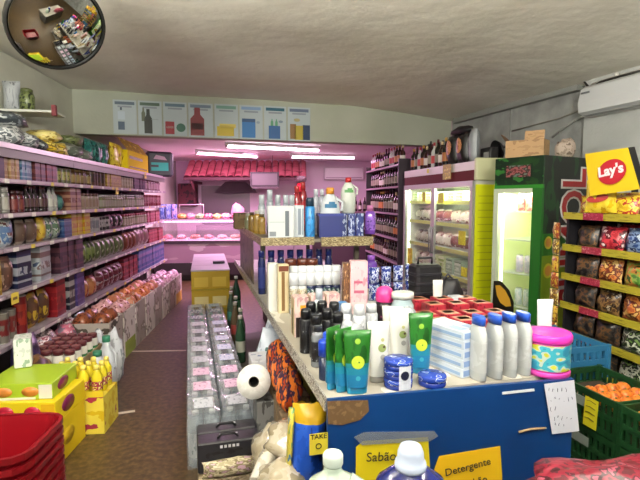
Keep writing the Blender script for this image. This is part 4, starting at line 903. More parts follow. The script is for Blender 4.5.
# black deodorants
bk_l = blotch(['#1a1a1c', '#2c2c30', '#8a8d90'], [0, .5, .68], (3, 3, 3), .3)
for i, (px, y, h, lb) in enumerate(((306, 2.5, .23, 'black spray can leftmost of the front black group'), (316, 2.42, .22, 'black spray can second from left in front black group'), (327, 2.48, .235, 'black spray can in middle of the black group'), (338, 2.44, .225, 'black spray can right end of front black group'),
        (311, 2.62, .24, 'rear black spray can, leftmost in the rear row'), (322, 2.6, .25, 'rear black spray can, centre of the rear row'), (334, 2.6, .245, 'rear black spray can, rightmost in the rear row'))):
    spray('spray_can', lb, D(px, y), .033, h, bk_l, '#151518', 0, 'black spray cans on gondola')
for i, (px, y, lb) in enumerate(((325, 2.12, 'small dark blue bottle with blue cap behind green tubes'), (329, 2.24, 'second small bottle with blue cap behind green tubes'))):
    lathe_thing('small_bottle', lb, 'bottle', D(px, y), [('body', [(.026, 0), (.028, .005), (.028, .11)], mat('#2a3450', .3)), ('cap', [(.03, .108), (.03, .17), (.025, .178)], mat('#1f48c4', .3))], 0, 'small blue capped bottles')
shampoo('lotion_bottle', 'grey bottle with dark cap at the gondola left edge', D(318, 2.28), .034, .2, '#6f7478', '#2a2c30', bk_l, 0)
# soap cartons with orange flash (left edge)
oc = blotch(['#caa8a4', '#d9bcb4', '#b48a8a'], None, (2, 2, 2), .4)
for i, (px, y, lb) in enumerate(((300, 2.82, 'pinkish carton with orange flash nearest the gondola edge'), (316, 2.87, 'second pinkish carton with orange flash from the edge'), (331, 2.92, 'third pinkish carton with orange flash, before the blue pack'))):
    card_box('hair_dye_carton', lb, D(px, y), .085, .1, .235, oc, .25, 'pinkish cartons with orange flash', 'carton', [('f', -.4, .4, .0, .5, '#2c2220'), ('f', -.1, .45, .52, .8, '#e0941c'), ('l', -.45, .45, .02, .95, '#c9b48a'), ('l', -.1, .2, .05, .7, '#5a4434')])
card_box('blue_pack', 'small sky blue pack right of the orange flash cartons', D(343, 2.8), .05, .08, .2, mat('#3f84c4', .35), .2)
shampoo('lotion_bottle', 'white pump bottle among the pinkish cartons', D(319, 2.7), .032, .3, '#c4c9cc', '#b4bcc4', sp_m, 0, None, .2, 1, .8, .5)
# white shampoo row further back
wl = blotch(['#c9c4b0', '#5a4a30', '#d9d4c4', '#a98a3a'], [0, .52, .58, .64], (3, 3, 6), .4, 2)
for i, (px, y, lb) in enumerate(((273, 3.42, 'tall white bottle at the left end of shampoo row'), (283, 3.36, 'tall cream bottle with brown lettering in shampoo row'))):
    card_box('shampoo_bottle', lb, D(px, y), .075, .075, .345, mat('#d2d2cc' if i == 0 else '#cfbf98', .35), .25, None, 'bottle', None if i == 0 else [('f', -.2, .1, .05, .85, '#7a5a34'), ('f', -.45, .45, .86, .97, '#6a3420')])
ng = blotch(['#1c2440', '#2a5a3c', '#d4d8d8', '#24306a'], [0, .48, .56, .62], (3, 3, 4), .3, 2)
n_ = 0
for a in range(2):
    for c_ in range(6):
        px = 294 + c_*8.4; y = 3.3 + a*.13 + c_*.012
        shampoo('shampoo_bottle', f'dark labelled shampoo bottle with white cap, {"front" if a == 0 else "rear"} row, {ORD[c_]} from left', D(px, y), .031, .29 + .03*a, '#cfd2d2' if c_ < 2 else '#242c4c', '#d6dade', wl if c_ < 2 else ng, 0, 'white capped shampoo bottles', .3, 1, .8, .85)
for i, px in enumerate((291, 303, 312)):
    shampoo('conditioner_bottle', f'bottle with rusty brown cap behind shampoo row, {ORD[i]} from left', D(px, 3.62), .04, .35, '#c4c0b4', '#5a2a1c', wl, 0, 'brown capped bottles', .22, 1, .8, .9)
# pink box and its brownish neighbour
card_box('soap_box', 'tall pale pink box in the middle of the gondola', D(358, 3.2), .115, .09, .39, blotch(['#d9a4ac', '#e0b8bc', '#c98a98'], None, (2, 2, 3), .4), .05, None, 'box', [('f', -.3, .3, .45, .5, '#b45a74'), ('f', -.3, .2, .62, .66, '#b45a74'), ('f', -.4, .4, .05, .3, '#d8c0c0')])
card_box('soap_box', 'tan patterned box beside the tall pale pink box', D(346, 3.24), .05, .1, .37, blotch(['#a4784a', '#6a4630', '#c9a47a'], None, (3, 3, 5), .4), .05)
# navy and white wipes packs
for i in range(4):
    for a in range(2):
        b = MB(); b.bag(.085, .1, .13, blotch(['#20348a', '#d0d8ec', '#2c44a4'], [0, .5, .62], (3, 3, 3), .3, i+a*3), 60+i+a*5, 8, 9, .01)
        tag(b.build('wipes_pack', None, D(374 + i*12, 3.75 + .06*i, DZ + .0006 + a*.135), .1), f'navy and white pack, {"upper" if a else "lower"} layer, {ORD[i]} from left, behind pink capped bottle', 'pack', 'navy and white packs')
# clear plastic bags draped behind the tubes
for i, (px, y, rx, ry, rz_, lb) in enumerate(((408, 2.47, .09, .07, .125, 'crumpled clear plastic bag behind the white tubes'), (352, 2.3, .075, .06, .115, 'crumpled clear plastic bag left, behind green tubes'))):
    b = MB(); b.blob(rx, ry, rz_, clear('#dfe4ea', .42, .16, .15), 9+i, .28, 18, 12); tag(b.build('plastic_bag', None, D(px, y)), lb, 'bag')
# navy bottles under the raised shelf
for i in range(8):
    px = 262 + i*9.5
    shampoo('bleach_bottle', f'navy bottle under the raised shelf, {ORD[i]} from left', D(px, 4.02 + .022*i), .032, .37, '#1c2454', '#1a2668', mat('#26306a', .35), 0, 'navy bottles under the raised shelf', .14, 1, .8, .7)
# goods on the raised shelf
def U(px, y): return D(px, y, UZ+.0008)
bxp = [('f', -.42, .3, .1, .3, '#8f959a'), ('f', .32, .46, .1, .9, '#6f7880'), ('f', -.4, -.1, .6, .64, '#9aa0a4')]
card_box('appliance_box', 'large white box on the raised shelf front left', U(281, 4.02), .215, .14, .27, mat('#cbd0d0', .4), .12, None, 'box', [('f', .15, .3, .08, .85, '#5f686e'), ('f', -.45, -.2, .08, .22, '#7f868c'), ('f', -.45, .12, .5, .52, '#9fb0ac')])
card_box('appliance_box', 'narrower white box with grey stripe beside the large white box', U(298.5, 4.1), .085, .13, .275, mat('#c4ccd0', .4), .12, None, 'box', [('f', -.1, .2, .1, .9, '#7a8490'), ('f', .3, .45, .1, .9, '#8a9aa8')])
spray('air_freshener', 'bright blue spray can with dark cap on the raised shelf', U(310, 4.12), .042, .34, blotch(['#2f7fc0', '#3f94d4', '#2a6cac'], None, (2, 2, 3), .3), '#22384c')
# navy basket with two detergent jugs standing in it
nb = thing('storage_basket', 'navy plastic basket on the raised shelf', 'basket', U(329.5, 4.2), .12)
b = MB(); nm = mat('#1a2870', .4)
for (x0, x1, y0, y1) in ((-.1, .1, -.09, -.082), (-.1, .1, .082, .09), (-.1, -.092, -.082, .082), (.092, .1, -.082, .082)): b.box(x0, x1, y0, y1, 0, .2, nm)
b.box(-.092, .092, -.082, .082, 0, .01, nm); b.build('tub', nb)
b = MB()
for (x0, x1, y0, y1) in ((-.108, .108, -.098, -.09), (-.108, .108, .09, .098), (-.108, -.1, -.09, .09), (.1, .108, -.09, .09)): b.box(x0, x1, y0, y1, .18, .205, mat('#223284', .4))
b.build('rim', nb)
def detjug(lb, loc, body, cap, lab, s=1):
    t = thing('detergent_jug', lb, 'jug', loc, .12); t.scale = (s, s, s)
    b = MB(); b.lathe([(.06, 0), (.075, .01), (.08, .2), (.072, .25), (.04, .31), (.028, .325)], mat(body, .3), 16, sy=.6); b.build('body', t)
    b = MB(); b.lathe([(.032, .322), (.032, .365), (.026, .372)], mat(cap, .3), 12); b.build('cap', t)
    b = MB(); b.tube([(.05, 0, .19), (.095, 0, .2), (.098, 0, .26), (.03, 0, .3)], .011, mat(body, .3), 6); b.build('handle', t)
    b = MB()
    for k in range(6):
        a0, a1 = -PI/2-.6+k*.2, -PI/2-.4+k*.2; q = lambda a, z: (.0825*math.cos(a), .0515*math.sin(a), z)
        b.quad([q(a0, .215), q(a1, .215), q(a1, .262 if k in (2, 3, 4) else .245), q(a0, .262 if k in (2, 3, 4) else .245)], mat(lab, .4)) if True else 0
    b.build('printed_label', t); return t
detjug('white detergent jug with orange cap standing in the navy basket', U(330, 4.2) + Vector((-.0, 0, .0105)), '#c9d0d4', '#d9943a', '#2a6c94', 1.12)
detjug('white jug with red cap on the blue packs, raised shelf', U(348, 4.35) + Vector((0, 0, .2)), '#cdd2c8', '#b42a2c', '#5a9a5a', .86)
for i in range(3):
    card_box('tissue_pack', f'navy and white tall pack on the raised shelf, {ORD[i]} from the basket', U(342.5 + i*8.2, 4.3 + i*.02), .068, .1, .199, blotch(['#24347a', '#bcc8e0', '#2c4290'], [0, .54, .66], (3, 3, 3), .35, i), .12, 'navy and white packs beside the basket', 'pack')
shampoo('fabric_softener', 'translucent purple bottle hanging low at raised shelf right end', U(370, 4.5), .05, .27, '#7a4ab0', '#b46a9a', blotch(['#7a4ab8', '#9a6ad0', '#5a3490'], None, (3, 3, 3), .3), 0, None, .2, 1, .7, .5)
shampoo('fabric_softener', 'purple bottle on gondola deck below the raised shelf end', D(371, 4.3), .055, .3, '#6a3fa4', '#8a54b8', blotch(['#6a3fa8', '#8a5ac4', '#4a2c80'], None, (3, 3, 3), .3), 0, None, .15, 1, .7, .5)
for i, (px, y, c_, cp, h) in enumerate(((252, 4.75, '#8a6a2c', '#4a3a24', .2), (257, 4.55, '#9a7a34', '#c9c4b4', .22), (262, 4.5, '#a4823c', '#5a4a34', .19), (248, 5.0, '#7a7a5a', '#b4b4a4', .18))):
    shampoo('cosmetic_bottle', ['amber bottle with dark cap', 'amber bottle with pale cap', 'honey coloured bottle beside the large white box', 'grey green bottle at far left'][i] + ' on the raised shelf', U(px, y), .035, h, c_, cp, mat(c_, .4), 0, 'amber bottles on raised shelf')
for i, px in enumerate((262, 270, 278, 286, 292)):
    shampoo('spray_bottle', f'whitish bottle behind the white boxes on raised shelf, {ORD[i]} from left', U(px, 4.75 + .03*i), .036, .37 if i != 1 else .42, '#a4acb4', '#c4ccd2', sp_m, 0, 'whitish bottles behind the white boxes', .25, 1, .7, .6)
for i, (px, y, h) in enumerate(((297, 4.9, .46), (303, 4.95, .5))):
    shampoo('ketchup_bottle', ['red bottle behind the white boxes', 'taller red bottle behind the blue spray can'][i] + ' on the raised shelf', U(px, y), .04, h, '#9a2430', '#b43a3a', mat('#b82c34', .35), 0, None, .15, 1, .8, .5)
for i, px in enumerate((316, 322)):
    shampoo('bleach_bottle', ['clear white bottle left of the basket', 'second clear white bottle left of the orange capped jug'][i] + ' on raised shelf', U(px, 4.5), .042, .42, '#b4b8c4', '#c9ccd4', mat('#c4c0cc', .35), 0, None, .15, 1, .8, .4)
card_box('brown_carton', 'dark brown carton at the far end of the raised shelf', U(243, 5.35), .2, .2, .18, blotch(['#5a4424', '#6f5630', '#48361c'], None, (2, 2, 2), .6), .25, None, 'carton')

# ------------------------------------------------------------------ goods on the lower shelf at the aisle side
def low(x, y, z=.1255): return G(x, y, z)
# kitchen roll
kr = thing('kitchen_roll', 'white paper roll lying with its end facing out', 'roll', atd(254, 381, 2.75), 0, None, (-.3, 0, .12))
b = MB(); Mr = Matrix.Rotation(PI/2, 4, 'X')
b.lathe([(.03, -.07), (.093, -.07), (.097, -.066), (.097, .07), (.03, .07)], blotch(['#d6d4cc', '#e0ded8'], None, (3, 3, 3), .8), 32, Mr, caps=False); b.build('paper', kr)
b = MB(); b.lathe([(.031, -.0695), (.026, -.0695), (.026, .0695), (.031, .0695)], mat('#3a342c', .8), 20, Mr, caps=False); b.lathe([(.026, -.06), (.0, -.06)], mat('#1c1814', .8), 16, Mr, caps=False); b.build('core', kr)
rp = kr.location
def crate_box(lb, x, y, w, d, h, c, z=.1255, rz=0, name='stock_box'):
    t = thing(name, lb, 'box', low(x, y, z), G.rz+rz); b = MB(); b.chbox(-w/2, w/2, -d/2, d/2, 0, h, .006, c if not isinstance(c, str) else mat(c, .6)); b.build('box', t); return t
gx, gy = G.inv(rp.x, rp.y)
crate_box('grey stock box under the white paper roll', gx+.085, gy+.02, .16, .2, rp.z-.097-.1255-.001, blotch(['#5a5a58', '#7a7a78', '#44423f'], None, (2, 2, 2), .5))
wbx = crate_box('white and grey printed box behind the white paper roll', gx+.11, gy+.3, .2, .2, .46, blotch(['#b4b4bc', '#d0d0d4', '#5a6a9a'], None, (2, 2, 3), .45))
# orange packs
og = blotch(['#c9541c', '#e07a2c', '#3a2440', '#a43c14'], None, (3, 3, 3), .35, 1)
for i, (x, y, z, tl) in enumerate(((-.03, 1.02, .42, .5), (-.05, .84, .36, .45), (.0, 1.2, .46, .4), (.02, .95, .5, .3))):
    pass
for i, (x, y, hh) in enumerate(((-.03, 1.06, .50), (-.025, .90, .47), (-.02, .74, .44))):
    b = MB(); b.bag(.15, .13, .24, og, 100+i, 9, 11, .02, M=Matrix.Rotation(.25, 4, 'Y')); tag(b.build('snack_pack', None, low(x, y, .1255+hh-.12), G.rz+1.2), ['orange pack under the gondola edge, behind the others', 'middle orange pack under the gondola edge', 'nearest orange pack under the gondola edge'][i], 'pack', 'orange packs under the gondola edge')
    crate_box(['rear','middle','near'][i] + ' brown stock box under the orange packs', x+.05, y, .2, .15, hh-.121, blotch(['#6a5844', '#7f6a50', '#54442f'], None, (2, 2, 2), .7))
# plastic wrapped beige bundles
bg_ = blotch(['#ab9f86', '#b9ad95', '#c4bba6', '#978b72'], None, (2, 2, 2), .2, 1, coat=.6)
for i, (x, y, z, rx, ry, rz_) in enumerate(((-.13, .52, .24, .12, .13, .13), (-.16, .30, .16, .12, .12, .13), (-.08, .34, .40, .12, .14, .09), (-.14, .12, .127, .12, .10, .12), (-.16, .14, .355, .10, .10, .08))):
    b = MB(); b.blob(rx, ry, rz_, bg_, 120+i, .14, 18, 12)
    tag(b.build('wrapped_bundle', None, low(x, y, z), G.rz), ['beige bundle in clear wrap just below the paper roll', 'beige bundle in clear wrap, second below the paper roll', 'beige bundle in wrap against the blue and yellow pack', 'beige bundle in wrap at the near end of lower shelf', 'wrapped beige bundle on top of near pile beside blue panel'][i], 'bundle', 'beige bundles in clear wrap')
crate_box('low grey box under the beige wrapped bundles', -.14, .42, .26, .34, .03, '#55504a')
for i in range(2):
    b = MB(); b.tube([low(-.27 + i*.04, .18+i*.1, .40), low(-.2+i*.04, .3+i*.1, .44), low(-.12+i*.04, .36+i*.1, .47)], [.03, .036, .03], blotch(['#bdb5a4', '#d8d2c4', '#99907c'], None, (3, 3, 3), .3, i), 10); tag(b.build('paper_bundle', None), ['pale rolled paper bundle lying on beige bundles', 'second pale rolled paper bundle on the beige bundles'][i], 'bundle')
# blue and yellow pack at front corner with its ticket
bp = thing('nappy_pack', 'big blue and yellow pack leaning out beside the blue panel', 'pack', low(-.06, .15, .34), G.rz, None, (0, .06, G.rz-.15))
b = MB(); b.bag(.15, .12, .40, blotch(['#1c4cb4', '#2458c4', '#163c94'], None, (2, 2, 3), .3, 1, bands=[(0, '#1a2a44'), (.12, None), (.8, '#c9a01c')]), 140, 10, 13, .02); b.build('body', bp)
b = MB(); b.bag(.03, .09, .38, blotch(['#6a9a6a', '#c9b84a', '#3a6a94'], None, (2, 3, 4), .3), 141, 6, 9, .01, M=Matrix.Translation((-.076, 0, .0))); b.build('side_stripe', bp)
tk_ = thing('price_ticket', 'yellow ticket lettered TAKE on the blue and yellow pack', 'ticket', atd(318, 441, 1.83), 0, None, (0, 0, G.rz))
b = MB(); b.box(-.035, .04, -.0015, 0, -.055, .032, mat('#d9c83a', .4)); b.build('card', tk_)
lettering('TAKE', .028, mat('#1c1c1c', .5), tk_, (.002, -.0025, .018), (PI/2, 0, 0)); lettering('O', .034, mat('#1c1c1c', .5), tk_, (.002, -.0025, -.022), (PI/2, 0, 0))
crate_box('dark box standing under the blue and yellow pack', .03, .15, .16, .15, .2, '#2a2826')
# grey bags, bottles and tins farther along the lower shelf
for i, (px, py, d, c_, lb) in enumerate(((268, 322, 3.6, ['#8a90a0', '#b4bcc8', '#5f6474'], 'grey blue crumpled bag under the gondola edge'), (262, 338, 3.2, ['#9aa4b4', '#c4ccd8', '#4a6a64'], 'pale bag with green corner under gondola edge'))):
    p = atd(px, py, d); x, y = G.inv(p.x, p.y); b = MB(); b.bag(.24, .16, .42, blotch(c_, None, (3, 3, 3), .3, i), 150+i, 9, 11, .03, M=Matrix.Rotation(.35, 4, 'Y'))
    tag(b.build('pet_food_bag', None, low(x-.02, y, .30), G.rz+.4), lb, 'bag'); crate_box(['grey stock box under the grey blue bag', 'grey stock box under the pale bag'][i], x+.03, y, .2, .16, .172, '#5a5650')
for i, (x, y, c_, lb) in enumerate(((.22, 2.0, ['#6a1c20', '#8a2c2c', '#4a1014'], 'dark red pack under the gondola edge'), (.2, 2.3, ['#7a1c28', '#3a1c20', '#a43a3a'], 'second dark red pack deeper under gondola edge'), (.2, 1.3, ['#b98a2c', '#d9c84a', '#8a3a1c'], 'yellow and red pack under the gondola edge'))):
    b = MB(); b.bag(.2, .15, .5 if i < 2 else .36, blotch(c_, None, (3, 3, 3), .3, i), 160+i, 9, 11, .02); tag(b.build('snack_pack', None, low(x, y, .1256), G.rz+.9), lb, 'pack')
for i in range(6):
    y = 2.55 + i*.3; x = -.12
    lathe_thing('water_bottle', f'dark green glass bottle on lower shelf, {ORD[i]} from the paper roll', 'bottle', low(x + .03*(i % 2), y), [('body', [(.04, 0), (.045, .01), (.045, .26), (.02, .36), (.018, .40)], mat(['#2c4a34', '#4a5a4a', '#5a4a34'][i % 3], .2)), ('cap', [(.021, .398), (.021, .43)], mat('#b9b4a4', .4)), ('printed_label', [(.0455, .1), (.0455, .2)], mat(['#b4b4a4', '#3a7a6a', '#9a3a34'][i % 3], .5))], 0, 'bottles along the lower shelf')
b = MB(); b.blob(.12, .14, .12, blotch(['#4a5f58', '#9ab4a8', '#2f3f3c', '#c4ccc4'], None, (3, 3, 3), .3), 170, .22); tag(b.build('mixed_bag', None, low(.02, 1.62), G.rz), 'dark green and white bag at the aisle side of lower shelf', 'bag')

# ------------------------------------------------------------------ packs of bottled water on the aisle floor
film = clear('#d8e0e6', .26, .2, .14)
wat = clear('#c4d2da', .42, .14, .08)
def wpack(cap, lab):
    o = thing('water_pack', 'x', 'pack', (0, 0, 0)); lm = lab
    for i in range(3):
        for j in range(2):
            x, y = (i-1)*.086, (j-.5)*.086
            b = MB(); b.lathe([(.036, 0), (.041, .01), (.041, .06)], wat, 10); b.lathe([(.0412, .06), (.0412, .2)], lm, 10, caps=False); b.lathe([(.041, .2), (.041, .23), (.018, .285), (.015, .3)], wat, 10, caps=False); bo = b.build('bottle', o, (x, y, .002))
            b = MB(); b.lathe([(.017, .298), (.017, .32), (.014, .322)], mat(cap, .4), 8); b.build('cap', bo)
    b = MB(); c_ = .045; o2 = 0
    W, D_ = .132, .088
    P = lambda s, z, q: [(x*s, y*s2, z) for x, y, s2 in ((W, D_, s), (-W, D_, s), (-W, -D_, s), (W, -D_, s))]
    lv = [P(1, 0, 0), P(1.02, .1, 0), P(1.01, .25, 0), P(.93, .322, 0)]
    for a in range(3):
        for k in range(4): j = (k+1) % 4; b.quad([lv[a][k], lv[a][j], lv[a+1][j], lv[a+1][k]], film)
    n = 6
    for i in range(n):
        for j in range(n):
            def q(i_, j_):
                u, v = i_/n*2-1, j_/n*2-1; return (u*W*.93, v*D_*.93, .326 + .012*mnoise.noise(Vector((u*4, v*4, 2))) - .004*(abs(u) > .99 or abs(v) > .99))
            b.quad([q(i, j), q(i+1, j), q(i+1, j+1), q(i, j+1)], film)
    b.build('shrink_film', o)
    o.scale = (1, 1.14, 1.05)
    b = MB(); b.box(-.075, .075, -.05, .05, .3315, .3325, lab); b.build('top_print', o); return o
edgeR = Frame(-.80, 2.84, math.radians(15.3))
blue_l = blotch(['#8fb4d4', '#c4d8e8', '#5f8fbc'], None, (3, 3, 3), .35); pink_l = blotch(['#d49ab8', '#e8c4d8', '#b47a9c'], None, (3, 3, 3), .35); grn_l = blotch(['#3f8a6a', '#d4dcd8', '#2c5a7a', '#8a8478'], None, (2, 3, 3), .35)
gry_l = blotch(['#aab4b8', '#c9d0d4', '#8a989c'], None, (3, 3, 3), .35)
protos = {}
for r_ in range(11):
    y = .02 + r_*.282
    for c_ in range(2):
        kind = 'pink' if r_ in (1, 2) else ('green' if r_ in (8, 9) else ('grey' if (r_ == 0 or c_ == 0) else 'blue'))
        sty = {'pink': ('#d9d4dc', pink_l), 'green': ('#2c8a6a', grn_l), 'grey': ('#d4d8d8', gry_l), 'blue': ('#dfe4e8', blue_l)}[kind]
        lb = f'shrink wrapped water pack, {kind} labels, {"aisle" if c_ == 0 else "gondola"} side, {ORD[r_]} row from the black packs'
        p = edgeR(.085 + c_*.205, y, .0008)
        if kind not in protos: protos[kind] = wpack(*sty); o = protos[kind]; o['label'] = lb; o['group'] = 'water packs on the aisle floor'; o.location = p; o.rotation_euler = (0, 0, edgeR.rz+PI/2)
        else: dup(protos[kind], p, edgeR.rz + PI/2 + R.uniform(-.03, .03), lb, 'water packs on the aisle floor')
# front: brown carton with two black packs on it and a stack behind
def blackpack(lb, loc, rz):
    t = thing('black_pack', lb, 'pack', loc, rz, 'black packs at the front of the aisle floor'); b = MB(); b.chbox(-.17, .17, -.058, .058, 0, .17, .012, blotch(['#232226', '#2c2b30', '#1a191c'], None, (3, 3, 3), .3)); b.build('body', t)
    b = MB(); b.tube([(-.06, -.01, .17), (-.04, -.018, .192), (.03, -.018, .192), (.05, -.01, .17)], .007, mat('#17161a', .4), 6); b.build('handle', t)
    for k in range(5): b = MB(); b.box(-.05+k*.022, -.036+k*.022, -.06, -.058, .135, .15, mat('#d0d0d4', .4)); b.build('white_print', t); b = MB(); b.box(-.05+k*.022, -.036+k*.022, .02, .034, .17, .1715, mat('#d0d0d4', .4)); b.build('white_print', t)
    return t
Fb = edgeR
b = MB(); b.chbox(-.17, .17, -.16, .16, 0, .12, .006, blotch(['#8f7f64', '#a8987c', '#7a6a50', '#b48a9c'], None, (3, 3, 3), .6)); tag(b.build('cardboard_box', None, Fb(.21, -.30, .0008), Fb.rz), 'brown cardboard box at the near end of the water packs', 'box')
blackpack('rear black pack with white print on the cardboard box', Fb(.21, -.205, .1218), Fb.rz); blackpack('front black pack with white print on the cardboard box', Fb(.21, -.335, .1218), Fb.rz)
b = MB(); b.bag(.3, .09, .09, blotch(['#b4a884', '#d4c9a8', '#8a7c58', '#c9a4b4'], None, (4, 4, 4), .3), 210); tag(b.build('small_pack', None, Fb(.21, -.43, .1218), Fb.rz), 'cream packet lying in front of the black packs', 'packet')
# dark plastic strip and yellowish bundle edge at aisle side
for i in range(0):
    b = MB(); b.blob(.045, .07, .05, blotch(['#a8a07c', '#d0c8a4', '#6a6450'], None, (3, 3, 3), .3, i), 215+i, .2); tag(b.build('netting_bundle', None, Fb(-.05, .02+i*.22, .001), Fb.rz), f'yellowish wrapped bundle beside the water packs, {ORD[i]} from near end', 'bundle', 'yellowish bundles beside the water packs')

# ------------------------------------------------------------------ yellow cartons farther along the floor
yb = Frame(-1.6, 5.88, math.radians(13.5))
def ycart(lb, loc, lid):
    t = thing('yellow_carton', lb, 'carton', loc, yb.rz, 'stacked yellow cartons at the end of the aisle'); b = MB(); b.chbox(-.235, .235, -.22, .22, 0, .225, .008, mat('#b8961a', .4)); b.build('box', t)
    b = MB()
    for k in (-.2, .02): b.box(k, k+.17, -.2215, -.22, .03, .15, mat('#d9c88a' if lid == 1 else '#cfae3a', .45))
    b.build('printed_panel', t)
    b = MB(); b.chbox(-.24, .24, -.225, .225, .2252, .243, .008, mat('#b0aab4' if lid == 2 else '#a8922c', .4)); b.build('lid', t); return t
for s in range(4):
    for k in range(3):
        if s and k < 2: continue
        hz = .001 + k*.2445
        ycart(f'{["bottom","middle","top"][k]} yellow carton of the {["nearest","second","third","farthest"][s]} stack before the meat counter', yb(.24, .22 + s*.46, hz), 2 if k == 2 else k)
    if s:
        b = MB(); b.chbox(-.235, .235, -.22, .22, 0, .486, .008, mat('#b8962a', .45)); tag(b.build('stock_carton', None, yb(.24, .22 + s*.46, .001), yb.rz), f'tall yellow carton under the {["","second","third","farthest"][s]} stack top', 'carton')
b = MB(); b.chbox(-.08, .08, -.05, .05, 0, .03, .008, mat('#2a2630', .5)); tag(b.build('phone', None, yb(.36, .6, .735), yb.rz), 'small black device lying on the yellow cartons', 'device')
lathe_thing('water_bottle', 'green bottle with white cap between yellow cartons and gondola', 'bottle', yb(.55, -.06, .001), [('body', [(.05, 0), (.055, .01), (.055, .45), (.02, .58), (.018, .62)], mat('#2c4a3a', .2)), ('cap', [(.022, .618), (.022, .65)], mat('#d0d0c8', .4)), ('printed_label', [(.0555, .2), (.0555, .35)], mat('#5a9a6a', .5))])
# ------------------------------------------------------------------ white glass door fridge
def frame_dir(p, dx, dy): return Frame(p[0], p[1], math.atan2(dy, dx))
WF = frame_dir((1.207, 6.83), .205, -.979)           # x: far end -> near end along the front, y: into the fridge
WL = 1.92; WD = .6; WT = 2.0
wf = thing('display_fridge', 'white two door glass fridge with red top band', 'fridge', (WF.o.x, WF.o.y, 0), WF.rz)
wh = mat('#c4c2b8', .35); al = mat('#b9bab8', .3, .6); inn = mat('#d4dccc', .5)
b = MB()
b.box(0, .03, 0, WD, .05, WT, wh); b.box(WL-.03, WL, 0, WD, .05, WT, wh); b.box(.03, WL-.03, WD-.03, WD, .05, WT, inn); b.box(.03, WL-.03, .03, WD-.03, .05, .35, wh)
b.box(.03, WL-.03, .0, WD-.03, WT-.24, WT, wh); b.build('cabinet', wf)
b = MB(); b.box(.0, WL, -.012, 0, WT-.2, WT-.09, mat('#641820', .8)); b.build('red_band', wf)
b = MB(); b.box(0, WL, -.015, 0, WT-.09, WT, mat('#cfc8c4', .35)); b.build('top_trim', wf)
b = MB(); b.box(0, WL, -.02, .03, .1, .35, wh); b.build('kick_panel', wf)
for k in range(2):
    x0 = .02 + k*.94; x1 = x0 + .94; dr = MB()
    for q in ((x0, x0+.05, .35, WT-.2), (x1-.05, x1, .35, WT-.2), (x0+.05, x1-.05, .35, .41), (x0+.05, x1-.05, WT-.26, WT-.2)): dr.box(q[0], q[1], -.03, -.002, q[2], q[3], al)
    d_ = dr.build('door', wf)
    g = MB(); g.box(x0+.05, x1-.05, -.018, -.012, .41, WT-.26, clear('#e4f0e8', .03, .05)); g.build('pane', d_)
    h = MB(); hx = x1-.03 if k == 0 else x0+.03; h.tube([(hx, -.03, .95), (hx, -.055, .97), (hx, -.055, 1.25), (hx, -.03, 1.27)], .009, mat('#8a8c8c', .3, .6), 6); h.build('handle', d_)
SZ = [.36, .72, 1.02, 1.32, 1.58]
for z in SZ[1:]:
    b = MB(); wm_ = mat('#cfd4cc', .4); b.box(.03, WL-.03, WD-.07, WD-.05, z-.012, z, wm_)
    for k in range(46): b.box(.035+k*.04, .045+k*.04, .05, WD-.06, z-.008, z, wm_)
    b.box(.03, WL-.03, .045, .055, z-.03, z+.012, mat('#c9cf6a', .4)); b.build('wire_shelf', wf)
for x in (.034, WL-.05): b = MB(); b.box(x, x+.016, .04, .06, .45, 1.74, mat('#f4ffe0', .4, 0, 5)); b.build('light_strip', wf)
p = WF(WL/2, .12, 1.745); area('fridge_light', p, (0, 0, WF.rz), 1.4, .15, 30, (.93, 1, .80))
p = WF(WL/2, .03, 1.05)
# yellow tall edge panel on the near side, pale box on the top corner
b = MB(); b.box(WL+.003, WL+.02, -.01, .28, .15, 1.76, mat('#d9dc10', .5))
for k in range(20): b.box(WL+.02, WL+.022, .02, .26, .25+k*.073, .258+k*.073, mat('#b4b41c', .5))
b.build('yellow_side_panel', wf)
b = MB(); b.chbox(WL-.02, WL+.03, -.02, .36, 1.80, 2.03, .015, mat('#c4c49a', .45)); b.build('corner_cap', wf)
# tickets on the fridge
for i, (px, py, w, h, lb) in enumerate(((447, 172, .2, .17, 'crumpled yellow paper stuck on the red band of glass fridge'), (424, 197, .1, .12, 'yellow ticket high on left fridge door'), (441, 198, .15, .12, 'yellow ticket high on right fridge door'), (462, 238, .15, .15, 'yellow ticket halfway down right fridge door'), (410, 256, .16, .22, 'lime yellow paper low on left fridge door'), (464, 272, .12, .1, 'yellow ticket low on right fridge door'), (428, 171, .06, .05, 'small yellow ticket on top band of the glass fridge'))):
    r = ray(px, py); nn = Vector((math.sin(WF.rz), -math.cos(WF.rz), 0)); p0 = Vector((0, 0, EYE)); t = ((WF.o + nn*.034) - p0).dot(nn)/r.dot(nn); p = p0 + r*t
    b = MB(); b.box(-w/2, w/2, -.003, 0, -h/2, h/2, blotch(['#d9d024', '#c9bc1c', '#e6e04a'] if i else ['#c9a824', '#a98a2c', '#e0c84a'], None, (3, 3, 3), .5, i)); tag(b.build('price_ticket', None, p, WF.rz), lb, 'price ticket')
